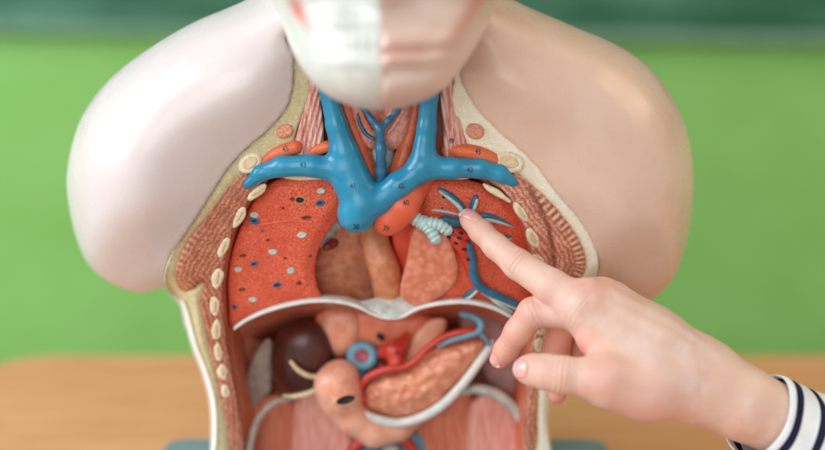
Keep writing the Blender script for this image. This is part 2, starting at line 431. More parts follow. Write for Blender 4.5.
t.bump(hgt, .5, 1.5)
M['skin'] = t.done(col, t.ramp(t.noise(4, 3), .3, .7, .42, .56), 0, .42, .22)
t = NT('nail'); M['nail'] = t.done(t.mix(t.ramp(t.attr('tip'), .78, .9), c(230, 168, 160), c(246, 232, 226)), .22, .4, .5, .15)
t = NT('striped_jersey')
al = t.attr('along_px')
def band(a, b): return t.math('MULTIPLY', t.ramp(al, a-.5, a+.5), t.ramp(al, b-.5, b+.5, 1, 0))
sm = band(7, 15.5)
for k in range(0, 16): sm = t.math('MAXIMUM', sm, band(33+k*25.5, 41+k*25.5))
kn = t.noise(1.6, 2); knit = t.math('SINE', t.math('MULTIPLY', al, 2*math.pi/1.6))
col = t.mix(sm, t.mix(t.ramp(t.noise(14, 3), .3, .7), c(232, 232, 230), c(220, 222, 224)), t.mix(t.ramp(kn, .4, .6), c(22, 24, 50), c(34, 36, 66)))
t.bump(t.math('ADD', kn, t.math('MULTIPLY', knit, .3)), .35, 1.0); M['cloth'] = t.done(col, .85, 0, .2)

# ------------------------------------------------------------------ the setting
def box(name, lo, hi, mat, parent=None, bev=0.0, rot=None, segs=3):
    import bmesh
    bm = bmesh.new(); bmesh.ops.create_cube(bm, size=1)
    for x in bm.verts: x.co = Vector([lo[i]+(x.co[i]+.5)*(hi[i]-lo[i]) for i in range(3)])
    if bev: bmesh.ops.bevel(bm, geom=bm.edges[:], offset=bev, segments=segs, affect='EDGES', profile=.5)
    me = bpy.data.meshes.new(name); bm.to_mesh(me); bm.free(); me.materials.append(mat)
    o = bpy.data.objects.new(name, me); COL.objects.link(o); o.parent = parent
    return o
fl = box('floor', (-2.2, -2.2, -.05), (2.6, 1.2, 0), M['floor']); fl['kind'] = 'structure'
YAW = math.radians(6)
wl = box('wall', (-2.2, 0, 0), (2.4, .1, 2.6), M['green']); wl.location = (0, .86, 0); wl.rotation_euler = (0, 0, -YAW); wl['kind'] = 'structure'
wl.location.y = .84
cb = thing('chalkboard', 'dark green chalkboard with a pale lower rail hanging on the bright green wall', 'chalkboard', (0, .84, 1.05)); cb.rotation_euler = (0, 0, -YAW)
ZB = .972 - 1.05
box('board_surface', (-1.4, -.022, ZB+.012), (1.6, -.002, ZB+1.1), M['board'], cb)
box('rail', (-1.41, -.030, ZB), (1.61, -.0025, ZB+.0118), M['rail'], cb, .002)
# desk: rounded slab standing on four legs
dk = thing('school_desk', 'light wood desk with a rounded corner under the torso model', 'desk', (.25, .05, 0))
def rounded_slab(x0, x1, y0, y1, z0, z1, r, n=10):
    ring = []
    for (cx, cy, a0) in ((x1-r, y1-r, 0), (x0+r, y1-r, 90), (x0+r, y0+r, 180), (x1-r, y0+r, 270)):
        for i in range(n+1):
            a = math.radians(a0+90*i/n); ring.append((cx+r*math.cos(a), cy+r*math.sin(a)))
    m = len(ring); V = []; F = []
    prof = [(0, .004), (.002, .0012), (.004, 0)]
    levels = [(z0, .004), (z0+.002, .001), (z0+.004, 0), (z1-.004, 0), (z1-.002, .001), (z1, .004)]
    cx, cy = (x0+x1)/2, (y0+y1)/2
    for z, ins in levels:
        for x, y in ring:
            d = Vector((x-cx, y-cy)); L = d.length; V.append((x-d.x/L*ins, y-d.y/L*ins, z))
    for k in range(len(levels)-1):
        for i in range(m): F.append((k*m+i, k*m+(i+1) % m, (k+1)*m+(i+1) % m, (k+1)*m+i))
    F.append(tuple(range(m))[::-1]); F.append(tuple((len(levels)-1)*m+i for i in range(m)))
    return V, F
DX0, DX1, DY0, DY1 = -.395, 1.0, -.30, .350
V, F = rounded_slab(DX0, DX1, DY0, DY1, DESK-.026, DESK, .07)
add_mesh('desk_top', V, F, M['wood'], dk, smooth=False)
for sx in (DX0+.09, DX1-.09):
    for sy in (DY0+.07, DY1-.07):
        V, F = rounded_slab(sx-.02, sx+.02, sy-.02, sy+.02, .0, DESK-.0262, .008, 3)
        add_mesh('leg', V, F, M['metal'], dk, smooth=False)

# ------------------------------------------------------------------ the anatomical torso
TX = (382-412.5)*S
torso = thing('anatomical_torso', 'open anatomical torso model with half skull face and painted organs, standing on the wooden desk', 'anatomy model', (TX, .06, DESK))
V, F = rounded_slab(-.188, .148, -.10, .1245, DESK+.0005, BASE_TOP, .012, 5)
add_mesh('plinth', V, F, M['base'], torso, smooth=False)

BODY = curve([(287, -160), (281, -70), (264, -18), (245, 0), (192, 23), (142, 53), (107, 82), (80, 121), (67, 171), (70, 213), (80, 249), (92, 269), (114, 285), (139, 293), (156, 290), (167, 288), (178, 302), (187, 340),
              (197, 367), (205, 397), (207, 427), (205, 450), (196, 500), (190, 560), (300, 610), (470, 610), (575, 560), (566, 500), (558, 450), (553, 420), (558, 385), (567, 355), (580, 320), (592, 296), (606, 284), (622, 294), (643, 301), (660, 294),
              (678, 270), (690, 228), (694, 178), (686, 128), (664, 85), (628, 51), (571, 25), (514, 0), (497, -18), (480, -70), (474, -160)], 6)
OPEN = curve([(297, 30), (294, 55), (293, 81), (288, 104), (276, 121), (262, 135), (243, 151), (228, 168), (211, 194), (195, 219), (176, 248), (166, 272), (168, 289), (177, 299), (183, 308), (193, 345),
              (203, 371), (211, 400), (213, 430), (211, 460), (203, 505), (200, 545), (300, 585), (470, 585), (562, 545), (556, 500), (550, 455), (546, 420), (551, 385), (560, 352), (574, 315), (588, 290), (596, 272), (596, 255), (590, 238), (579, 220), (569, 208), (553, 189),
              (537, 167), (519, 149), (497, 130), (478, 110), (467, 92), (460, 75), (456, 30)], 5)
INN = curve([(316, 40), (310, 90), (296, 130), (290, 155), (275, 166), (258, 186), (244, 207), (232, 231), (225, 260), (222, 290), (224, 320), (228, 355), (234, 385), (240, 415), (243, 450), (240, 500), (260, 560),
             (480, 560), (522, 500), (525, 450), (526, 410), (530, 370), (533, 340), (535, 300), (535, 268), (529, 240), (519, 213), (505, 192), (488, 178), (474, 156), (452, 110), (446, 40)], 5)
_gu = np.arange(40, 730, 2.0); _gv = np.arange(-180, 620, 2.0); GU, GV = np.meshgrid(_gu, _gv, indexing='ij')
G_body = sd_poly(BODY, GU, GV); G_open, G_arc = sd_poly(OPEN, GU, GV, True); G_inn = sd_poly(INN, GU, GV)
def samp(G, u, v):
    x = np.clip((np.asarray(u, float)-_gu[0])/2, 0, len(_gu)-1.001); y = np.clip((np.asarray(v, float)-_gv[0])/2, 0, len(_gv)-1.001)
    i = x.astype(int); j = y.astype(int); a = x-i; b = y-j
    return G[i, j]*(1-a)*(1-b)+G[i+1, j]*a*(1-b)+G[i, j+1]*(1-a)*b+G[i+1, j+1]*a*b
DC = 100.0
def cut_d(v): return 6+34*np.clip((np.asarray(v, float)-190)/160, 0, 1)**1.3+np.clip((np.asarray(v, float)-350)/100, 0, 2)*14
def g2(u, v, cu, cv, su, sv, rot=0):
    a, b = u-cu, v-cv; ca, sa = math.cos(rot), math.sin(rot); x = a*ca+b*sa; y = -a*sa+b*ca
    return np.exp(-.5*((x/su)**2+(y/sv)**2))
R_B = 95.0
db = blur(np.maximum(G_body, -R_B*1.15), 40)*1.0
edge_keep = np.clip((-G_body)/30, 0, 1); db = G_body*(1-edge_keep)+db*edge_keep
prof = np.sqrt(np.clip(1-np.clip(1+db/R_B, 0, 1)**2, 0, 1))
HF = 122+10*g2(GU, GV, 118, 180, 55, 70)+10*g2(GU, GV, 645, 180, 55, 70)
HF += 7*g2(GU, GV, 235, 112, 60, 24, -.75)+7*g2(GU, GV, 525, 108, 60, 24, .75)     # collar bones
HF -= 5*g2(GU, GV, 205, 155, 40, 32, -.8)+5*g2(GU, GV, 560, 155, 40, 32, .8)
HF -= 26*np.clip((20-GV)/90, 0, 1)
tgt = (DC-cut_d(GV)+2)/np.maximum(prof, .35)
bl = np.exp(-np.maximum(G_open, 0)/34)
HF = HF*(1-bl)+np.minimum(tgt, HF+20)*bl; HF = blur(HF, 24)
def front_w(u, v): return w0(v)+DC-samp(HF*prof, u, v)

st = 3.0
us = np.arange(54, 708, st); vs = np.arange(-150, 570, st); ws = np.arange(-110, 420, 4.0)
U2, V2 = np.meshgrid(us, vs, indexing='ij'); W = ws[None, None, :]
d2 = samp(db, U2, V2)[:, :, None]; hf = samp(HF, U2, V2)[:, :, None]; wc = (w0(V2)+DC)[:, :, None]
hh = np.where(W < wc, hf, 118.0)
q1 = np.maximum(d2+R_B, 0); q2 = np.abs(W-wc)*R_B/hh
F = np.sqrt(q1**2+q2**2)-R_B
pocket = np.maximum(samp(G_open, U2, V2)[:, :, None], W-(wc+84))
F = np.maximum(F, -pocket); F = np.maximum(F, above_base(U2[:, :, None], V2[:, :, None], W, .5))
F = np.maximum(F, (-130-V2)[:, :, None])
def smax(a, b, k): return -smin(-a, -b, k)
for (cu, cv, sgn, um) in ((126, 268, 1, 168), (650, 274, -1, 606)):        # the arm stumps end in a slanting cut face
    wf_ = float(front_w(np.array([float(cu)]), np.array([cv-30.]))[0])
    pl = (V2[:, :, None]-cv)*.80-(W-wf_-8)*.56+sgn*(U2[:, :, None]-cu)*.16
    pl = pl - 60*np.clip(sgn*(U2[:, :, None]-um+sgn*6)/14, 0, 1)
    F = smax(F, pl, 14)
vv, q = nets(F, (us[0], vs[0], ws[0]), (st, st, 4.0))
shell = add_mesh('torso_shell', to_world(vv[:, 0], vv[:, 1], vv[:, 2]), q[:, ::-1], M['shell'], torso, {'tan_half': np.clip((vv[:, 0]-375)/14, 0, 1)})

# chest wall: the cut rim (fat, muscle) and the hollow behind it
MUSL = curve([(252, 172), (236, 178), (222, 195), (207, 215), (189, 237), (178, 259), (175, 275), (181, 291), (193, 290), (203, 283), (200, 303), (204, 325), (208, 345), (214, 370), (219, 395), (226, 425), (232, 470), (250, 470), (240, 400), (232, 350), (228, 300), (232, 262), (240, 232),
              (252, 205), (275, 184), (320, 178), (345, 172), (320, 168), (285, 170)], 4)
MUSR = curve([(500, 172), (516, 172), (533, 185), (551, 202), (568, 222), (580, 241), (586, 258), (584, 274), (571, 286), (556, 300), (545, 330), (541, 360), (538, 400), (536, 450), (520, 450), (522, 400), (528, 340), (530, 280), (522, 230), (505, 198), (480, 182), (440, 176), (430, 170), (470, 172)], 4)
G_mus = np.minimum(sd_poly(MUSL, GU, GV), sd_poly(MUSR, GU, GV))
CRS = np.array([(530, 190), (539, 204), (549, 228), (553, 250), (555, 268)], float)
G_crs = np.full(GU.shape, 1e9)
for a, b in zip(CRS[:-1], CRS[1:]):
    ab = b-a; tt = np.clip(((GU-a[0])*ab[0]+(GV-a[1])*ab[1])/(ab @ ab), 0, 1)
    G_crs = np.minimum(G_crs, np.hypot(GU-a[0]-tt*ab[0], GV-a[1]-tt*ab[1]))
def floor_depth(v): return w0(v)+DC+62
st = 1.8
us = np.arange(160, 604, st); vs = np.arange(34, 560, st); ws = np.arange(-60, 330, 3.0)
U2, V2 = np.meshgrid(us, vs, indexing='ij'); W = ws[None, None, :]
so = samp(G_open, U2, V2)[:, :, None]; si = samp(G_inn, U2, V2)[:, :, None]
rim = (w0(V2)+cut_d(V2))
mus2 = samp(G_mus, U2, V2); rim = np.minimum(np.maximum(rim, front_w(U2, V2)+1.5), w0(V2)+DC-8)
rim = rim + 2.2*np.exp(-(mus2/2.0)**2) - 2.0*np.clip(-mus2/4, 0, 1) + 4*np.exp(-(samp(G_crs, U2, V2)/2.2)**2)
rim = rim[:, :, None]; wc = (w0(V2)+DC)[:, :, None]
solid = np.maximum(np.maximum(so-1.6, rim-W), W-(wc+83))
dep = np.maximum(W-rim, 0)
fl_ = floor_depth(V2)[:, :, None]
bowl = np.maximum(si+dep*.20+np.maximum(dep-90, 0)*.6, W-fl_)
F = np.maximum(solid, -smin(-bowl*-1, bowl, 1e-3)) if False else np.maximum(solid, -bowl)
F = np.maximum(F, above_base(U2[:, :, None], V2[:, :, None], W, .8))
vv, q = nets(F, (us[0], vs[0], ws[0]), (st, st, 3.0))
u_, v_, w_ = vv.T
din = -samp(G_open, u_, v_); ms = samp(G_mus, u_, v_); ii = samp(G_inn, u_, v_)
rimw = np.minimum(np.maximum(w0(v_)+cut_d(v_), front_w(u_, v_)+1.5), w0(v_)+DC-8)
lining = np.clip((w_-rimw-6)/3, 0, 1)*(din > 5)
sst = lambda x, a, b: (lambda y: y*y*(3-2*y))(np.clip((x-a)/(b-a), 0, 1))
edge = (1-sst(din, 2.0, 4.0))*sst(v_, 292, 304)*(u_ < 400)
edge = np.maximum(edge, (1-sst(din, 4.0, 7.0))*(u_ > 400)*.35)
line = np.exp(-((din-np.where((u_ < 400) & (v_ < 300), 1.2, 5.0))/1.1)**2)*(u_ < 400)*.7
edge = np.maximum(edge, (din < 4)*(w_ > rimw+3)*1.0); line = line*(w_ < rimw+3)
comb = np.clip(-ms/2, 0, 1)*np.clip((1-(din-18)/5), 0, 1)*.9*(u_ > 400)*(1-sst(v_, 290, 300))*sst(v_, 180, 200) + np.clip(-ms/2, 0, 1)*np.clip(1-(din-8)/10, 0, 1)*(u_ < 400)*sst(v_, 225, 240)*.5
chest = add_mesh('chest_wall', to_world(u_, v_, w_), q[:, ::-1], M['wall'], torso,
                 {'muscle': 1-sst(ms, -1, 1), 'pale_side': (u_ > 385)*1.0, 'edge': edge, 'line': line, 'lining': lining, 'groove': .8*np.exp(-(samp(G_crs, u_, v_)/2.0)**2), 'arc': samp(G_arc, u_, v_), 'depth_in': din,
                  'comb': comb, 'floor': sst(v_, 300, 330)*sst(w_-w0(v_), 110, 150)})

def rim_w(u, v): return float(min(max(w0(v)+cut_d(v), front_w(u, v)+1.5), w0(v)+DC-8))
def oval(cu, cv, a, b, rot, n=16):
    return [(cu+a*math.cos(x)*math.cos(rot)-b*math.sin(x)*math.sin(rot), cv+a*math.cos(x)*math.sin(rot)+b*math.sin(x)*math.cos(rot)) for x in np.arange(n)/n*2*math.pi]
RIBS = [(300, 176, 24, 4.0, -.03), (257, 192, 12, 4.2, -.55), (239, 217, 10.5, 4.6, -1.0), (223.5, 247, 11, 4.8, -1.25), (217, 278, 11, 5.6, -1.4), (214.5, 306, 11, 5.6, -1.45), (216, 330, 10, 5.2, 1.52), (218, 352, 9.5, 4.8, 1.45), (222.5, 372, 8, 5, 1.4), (225, 391, 7, 4.4, 1.35),
        (448, 175.5, 22, 3.2, .05), (497, 193, 16, 3.6, .45), (521, 212, 11, 4.8, .95), (533, 238, 10.5, 6, 1.15), (540, 262, 10.5, 5.4, .9), (543, 300, 9, 5, 1.4), (540, 327, 8, 4.6, 1.6), (538, 345, 8, 4.4, 1.6), (536, 368, 7, 4.2, 1.6)]
for (cu, cv, a, b, r) in RIBS:
    w = rim_w(cu, cv)
    if cv > 295 and cu > 400: w -= 1
    fw = lambda U, V, d, cu=cu, cv=cv: np.vectorize(rim_w)(U, V)-2.6
    rb = inflate('rib', [(x+rng.normal(0, .45), y+rng.normal(0, .45)) for x, y in oval(cu, cv, a*(1.1+rng.normal(0, .06)), b*(1.1+rng.normal(0, .07)), r+rng.normal(0, .06), 12)], fw, lambda U, V, d, w=w: np.full(U.shape, w+14.), 2.5, M['bone'], torso, step=1.2, wstep=1.5)
    if b > 4.1:
        inflate('marrow', oval(cu, cv, a*.62, b*.38, r), lambda U, V, d: np.vectorize(rim_w)(U, V)-3.6, lambda U, V, d, w=w: np.full(U.shape, w+2.), .8, M['bonecore'], rb, step=1.0)
for (cu, cv, a, b, r) in ((250, 163, 13, 9.5, -.6), (509, 162, 15.5, 10.5, .25)):
    w = rim_w(cu, cv)
    cl = inflate('collar_bone', oval(cu, cv, a, b, r), w-5, w+14, 3, M['bone'], torso, step=1.3)
    inflate('marrow', oval(cu, cv, a*.66, b*.6, r), w-5.8, w, 1, M['bonecore'], cl, step=1.0)
for (cu, cv, a, b, r) in ((285, 131, 9, 7, -.4), (475, 131, 9.5, 8, .4)):
    w = rim_w(cu, cv); inflate('muscle_section', oval(cu, cv, a, b, r), w-3.5, w+8, 2, M['musoval'], torso, step=1.3)

# ---- lungs
LR = [(350, 160), (330, 166), (300, 172), (272, 182), (256, 198), (243, 222), (233, 250), (228, 280), (229, 305), (233, 328), (262, 314), (292, 306), (321, 301), (317, 285), (315, 267), (320, 246), (331, 228), (340, 215), (352, 196)]
LL = [(412, 172), (440, 176), (470, 180), (495, 190), (512, 206), (523, 230), (530, 256), (532, 285), (530, 312), (522, 322), (500, 312), (472, 304), (440, 306), (418, 308), (414, 290), (412, 260), (409, 235), (416, 212)]
def lung_f(U, V, d): return w0(V)+cut_d(V)+np.where(U < 385, 9, 15)+5*np.exp(-((d+2)/6)**2)
lung_r = inflate('right_lung', LR, lung_f, lambda U, V, d: w0(V)+cut_d(V)+80, 5, M['lung'], torso, step=1.8)
lung_l = inflate('left_lung', LL, lung_f, lambda U, V, d: w0(V)+cut_d(V)+80, 5, M['lung'], torso, step=1.8)
def opening(u, v, a, b, rot, ring, hole, on, hs=.55):
    h = cast([on], u, v)
    if h is None: return
    p, nrm = h[0], h[1]; ex = Vector((1, 0, 0)); ex = (ex-nrm*ex.dot(nrm)).normalized(); ey = nrm.cross(ex)
    prof = [(1.12, -.8), (1.05, .5), (.9, 1.0), (hs+.12, .9), (hs, .4), (hs*.7, .36), (.02, .34)]; n = 16; V = []; F = []; fm = []
    ca, sa = math.cos(rot), math.sin(rot)
    for r, z in prof:
        for i in range(n):
            t_ = 2*math.pi*i/n; x, y = a*r*math.cos(t_), b*r*math.sin(t_)
            V.append(p+(ex*(x*ca-y*sa)+ey*(x*sa+y*ca))*S+nrm*z*S)
    for k in range(len(prof)-1):
        for i in range(n): F.append((k*n+i, k*n+(i+1) % n, (k+1)*n+(i+1) % n, (k+1)*n+i)); fm.append(0 if k < 4 else 1)
    F.append(tuple((len(prof)-1)*n+i for i in range(n))); fm.append(1)
    add_mesh('vessel_opening', [tuple(x) for x in V], F, None, on, mats=[ring, hole], fmat=fm)
W_, B_, T_ = M['ringw'], M['ringb'], M['ringt']; H_, HR, HB, PL = M['hole'], M['holered'], M['holeblue'], M['pale']
for (u, v, a, b, ro, rg, ho, hs) in ((254, 215, 5.5, 3.2, 0, W_, PL, .5), (254, 221, 6.5, 3.6, .1, B_, HB, .6), (302, 235, 5.5, 3.5, .2, W_, PL, .5), (273, 252, 5, 3.2, 0, W_, PL, .4), (238, 269.5, 4.6, 3, .2, W_, PL, .4), (291, 270.5, 4.4, 3.5, .5, W_, PL, .5), (253, 299.5, 5, 2.8, 0, W_, PL, .4), (321, 191, 4.6, 3.2, .2, W_, PL, .5),
        (320, 203, 5.5, 3.8, .2, B_, HB, .55), (254, 264, 4.8, 3, .2, B_, HB, .6), (277, 285, 5, 3.4, .3, B_, HB, .7), (234.5, 307, 4, 3, .3, B_, HB, .6), (300, 200, 6.5, 4.6, 0, T_, H_, .78), (306, 217.5, 5.5, 2.2, .1, HR, HR, .5), (299, 283, 3, 2.5, 0, HR, HR, .5), (242, 289.5, 4, 1.8, .2, HR, HR, .5), (243, 255.5, 4.2, 1.8, .3, HR, HR, .5),
        (292.5, 199, 3, 2.2, 0, HR, HR, .5), (268, 240, 2.2, 1.4, 0, HR, HR, .5), (285, 258, 1.8, 1.4, 0, HR, HR, .5), (262, 231, 1.6, 1.2, 0, B_, HB, .5), (310, 256, 2, 1.5, 0, HR, HR, .5), (283, 208, 1.8, 1.4, 0, HR, HR, .5)):
    opening(u, v, a*.86, b*.86, ro, rg, ho, lung_r, hs)
def on_surf(obj, pts, lift, r):
    out = []
    for (u, v) in curve(pts, 6, closed=False):
        h = cast([obj], u, v)
        if h is None: continue
        p = h[0]; y = (p.y)/S; z = (p.z-Z0)/S
        w = y*cP - z*sP
        out.append((u, v, w-lift, r))
    return out
for pts in ([(232, 227), (256, 225), (289, 221), (312, 222)], [(227, 262), (240, 252), (257, 241)]):
    tube('fissure', on_surf(lung_r, pts, .2, 1.0), M['fissure'], lung_r, 8, 2)

# ---- middle of the chest
def slab(name, poly, d0, thick, R, mat, step=1.6, add=None, label=None, parent=None, clip=False):
    f = lambda U, V, d: w0(V)+cut_d(V)+d0+(add(U, V, d) if add else 0)
    return inflate(name, poly, f, lambda U, V, d: w0(V)+cut_d(V)+d0+thick, R, mat, parent or torso, step=step, label=label, clip=clip)
slab('heart_bed', [(330, 205), (318, 246), (310, 267), (314, 290), (322, 306), (355, 312), (385, 314), (384, 280), (372, 240), (372, 205)], 52, 40, 6, M['brown'], add=lambda U, V, d: 10*((U-335)/40.)**2)
tube('oesophagus', [(372, 205, 75, 14), (376, 245, 68, 15), (385, 272, 70, 16), (392, 305, 92, 16)], M['tan'], torso, 18)
slab('red_surface', [(396, 205), (392, 240), (400, 270), (402, 300), (422, 305), (425, 240), (420, 205)], 42, 30, 6, M['redface'])
slab('left_lung_root', [(416, 224), (410, 240), (406, 262), (400, 292), (408, 303), (422, 306), (444, 294), (456, 282), (458, 266), (452, 244), (442, 228), (428, 222)], 5, 40, 5, M['pinktex'])
br = tube('bronchus', [(408, 214, 7, 7), (416, 219, 5, 7), (424, 224, 3, 7), (430, 230, 3, 6.2), (436, 239, 5, 5.5)], M['pale'], torso, 14, 12, ring=(1.1, .1))
tube('bronchus', [(420, 222, 3, 6.5), (430, 223, 1, 6.3), (439, 225, 2, 6.2), (447, 230, 5, 5.6)], M['pale'], torso, 14, 12, ring=(1.1, .1))
tube('bronchus', [(336, 222, 66, 7), (326, 234, 60, 6), (320, 243, 58, 5)], M['pale'], torso, 12, 8, ring=(1.1, .1))
tube('vessel_stump', [(334, 243, 56, 5), (327, 247, 50, 4.4)], M['holered'], torso, 12)
# vessels lying in the cut left lung: blue above, pale wall below
def halfpipe(pts, r, up=(0, -1)):
    tube('lung_vein', [(u, v, w, rr) for (u, v, w, rr) in on2(lung_l, pts, r)], M['veind'], torso, 12)
    tube('vein_wall', [(u+.35*rr, v+1.15*rr, w-.35*rr, rr*.62) for (u, v, w, rr) in on2(lung_l, pts, r)], M['ringw'], torso, 10)
def on2(obj, pts, r):
    rr = r if isinstance(r, (list, tuple)) else [r]*len(pts)
    out = []
    for (u, v), q_ in zip(pts, rr):
        h = cast([obj, ], u, v); p = h[0]; w = (p.y/S)*cP-((p.z-Z0)/S)*sP
        out.append((u, v, w-q_*.4, q_))
    return out
halfpipe([(439, 189), (449, 195), (458, 203), (466, 214)], [1.8, 3.4, 3.8, 3.6])
halfpipe([(476, 197), (473, 205), (469, 214)], [2.6, 3.2, 2.6])
halfpipe([(472, 217), (487, 216), (500, 220), (513, 226)], [3, 3.4, 2.4, .8])
halfpipe([(488, 295), (498, 301), (511, 309)], [1.6, 3, 2.6])
halfpipe([(476, 288), (469, 294), (461, 299)], [2.4, 2.8, 1.6])
halfpipe([(501, 238), (506, 237.5), (511, 237)], [1.4, 2.2, 1.2])
tube('vein_wall', on2(lung_l, [(432, 210), (445, 211.5), (460, 215)], [.8, 1.4, 1.0]), M['ringw'], torso, 8)
tube('lung_vein', on2(lung_l, [(445, 220), (452, 222), (460, 222)], [5.5, 5.5, 5]), M['veind'], torso, 14)
tube('lung_artery', on2(lung_l, [(452, 236), (460, 243), (466, 256), (471, 272), (478, 288), (486, 296)], [6, 8, 6.5, 4.5, 3.4, 2]), M['red'], torso, 14)
tube('lung_artery', on2(lung_l, [(448, 230), (456, 232), (466, 236)], [5, 6.5, 5]), M['red'], torso, 14)
tube('lung_vein', [(u, v, w-3, r) for (u, v, w, r) in on2(lung_l, [(468, 246), (472, 260), (474, 276), (482, 288), (498, 296), (517, 304)], [5, 4.8, 5, 4.6, 4, 3])], M['veind'], torso, 14)
tube('vein_wall', [(u-.5, v+3.6, w-1, r) for (u, v, w, r) in on2(lung_l, [(482, 289), (498, 297), (516, 305)], [1.2, 1.7, 1.4])], M['ringw'], torso, 8)
for (u, v) in ((452, 231), (461, 233), (456, 243), (464, 249), (468, 259), (459, 238), (449, 237), (472, 287)):
    h = cast([o for o in torso.children if o.name.startswith('lung_artery')], u, v)
    if h:
        w = (h[0].y/S)*cP-((h[0].z-Z0)/S)*sP
        tube('dark_dot', [(u-.9, v, w-.1, 1.5), (u+.9, v+.6, w-.1, 1.5)], M['hole'], torso, 8, 2)
for (u, v, a, b) in ((444, 197, 3.4, 2.6), (442, 208, 2, 1.5), (505, 215, 1.6, 1.3), (486, 204, 1.7, 1.2), (494, 274, 1.6, 1.3)): opening(u, v, a, b, .2, T_, H_, lung_l, .7)

# ---- great vessels
def dW(pts): return [(u, v, float(w0(v))+d, r) for (u, v, d, r) in pts]
vein = blob('great_veins', [
    dW([(322, 62, 6, 8), (327, 88, 5, 8.4), (336.5, 125, 4, 10.6), (344, 152, 3, 14.5), (352, 180, 3, 17)]),
    dW([(248, 184, 3, 5.2), (260, 173, 2, 8), (282, 166, 0, 10.6), (312, 165.5, 0, 11), (336, 170, 2, 13)]),
    dW([(348, 170, 4, 16), (356, 190, 2, 18.5), (361, 203, 0, 19), (357, 213, 0, 20)]),
    dW([(362, 204, 0, 18), (380, 200, -2, 14), (398, 185, -3, 13), (420, 170, 0, 12.5)]),
    dW([(431, 62, 6, 9), (429, 95, 5, 9.2), (427, 127, 4, 9.6), (423, 160, 3, 13)]),
    dW([(424, 167, 2, 12.5), (452, 168, 0, 10.6), (480, 168, 0, 10), (500, 173.5, 1, 8.8), (513, 182, 3, 5)])], M['vein'], torso, 1.7, 9)
aorta = blob('aortic_arch', [dW([(426, 172, 26, 12), (409, 192, 12, 16), (401, 206, 6, 18), (389, 219, 4, 17)])], M['artery'], torso, 1.7, 6)
tube('carotid_artery', dW([(334, 70, 24, 7), (343, 100, 20, 8), (353, 128, 18, 8.5), (365, 158, 16, 8), (376, 190, 16, 7)]), M['carotid'], torso, 16)
tube('carotid_artery', dW([(420, 70, 24, 7), (416, 108, 20, 8), (409, 138, 18, 8.5), (400, 166, 16, 9), (390, 190, 18, 8)]), M['carotid'], torso, 16)
art_l = tube('subclavian_artery', dW([(262, 165, 7, 4), (271, 157, 6, 6), (283, 151, 5, 7), (296, 147, 5, 7)]), M['suborange'], torso, 14)
art_r = tube('subclavian_artery', dW([(500, 166, 8, 5), (492, 159, 6, 7), (479, 154, 5, 8), (464, 151, 7, 8), (448, 150, 14, 8)]), M['suborange'], torso, 14)
tube('subclavian_artery', dW([(328, 146, 6, 6), (317, 150, 7, 6), (308, 156, 10, 5)]), M['suborange'], torso, 14)
def neckm(poly, cx, sl): return inflate('neck_muscle', poly, lambda U, V, d: w0(V)+5+1.2*np.sin((U-cx-(V-125)*sl)*1.25), lambda U, V, d: w0(V)+34, 5, M['neckmus'], torso, step=1.4)
mus_l = neckm([(312, 60), (307, 92), (299, 125), (291, 158), (308, 162), (321, 160), (324, 130), (321, 95), (322, 60)], 310, -.25)
mus_r = neckm([(440, 60), (440, 96), (443, 130), (444, 160), (456, 162), (474, 160), (465, 130), (455, 100), (450, 60)], 452, .22)
thy = inflate('thyroid', [(352, 78), (350, 105), (354, 128), (363, 146), (373, 150), (381, 146), (391, 150), (402, 146), (410, 130), (412, 105), (410, 78)], lambda U, V, d: w0(V)+8+9*np.exp(-((U-381)/5.)**2)+.5*np.sin(U*.5+V*.5)*np.sin(V*.4-U*.3), lambda U, V, d: w0(V)+46, 12, M['thyroid'], torso, step=1.5)
tube('windpipe', dW([(381, 60, 40, 13), (381, 110, 36, 14), (381, 150, 32, 14.5), (381, 190, 34, 14)]), M['pale'], torso, 18, 14, ring=(.9, .045))
thin = [dW([(380, 128, -2, 4), (381, 150, -1, 5), (381, 172, 2, 5.6), (381, 190, 4, 6)]), dW([(380, 130, -2, 3.8), (372, 120, 2, 3), (363, 108, 5, 2.6), (358, 96, 6, 2.4)]), dW([(380, 130, -2, 3.4), (389, 120, 2, 2.8), (396, 112, 4, 2.4), (402, 102, 6, 2)])]
blob('thyroid_vein', thin, M['veind'], torso, .9, 3)
tube('thyroid_vein', dW([(358, 114, 9, 1.4), (360, 124, 7, 1.9), (366, 134, 6, 2), (374, 139, 5, 1.8)]), M['veind'], torso, 10)
tube('thyroid_artery', dW([(359, 106, 7, 2), (364, 118, 6, 2.4), (371, 130, 5, 1.8)]), M['carotid'], torso, 10)
tube('thyroid_artery', dW([(403, 110, 8, 2), (396, 122, 6, 2.4), (388, 133, 5, 1.8)]), M['thyroid'], torso, 10)
slab('neck_bed', [(318, 50), (318, 100), (308, 150), (330, 180), (380, 200), (430, 180), (466, 162), (448, 110), (442, 50)], 40, 20, 4, M['tissue'], 2.5)

# printed numbers
for txt, u, v, on, ro in (('38', 356, 227, vein, 0), ('41', 353, 186, vein, .2), ('42', 401, 186.5, vein, .35), ('40', 406, 203, aorta, .25), ('39', 386, 228.5, aorta, -.15), ('43', 303, 165, vein, 0), ('43', 470, 170, vein, 0), ('45', 285.5, 149, art_l, .3), ('45', 478, 152, art_r, -.2), ('49', 451, 141, mus_r, 0)):
    number(txt, u, v, 7.4, ro, on, M['ink'])

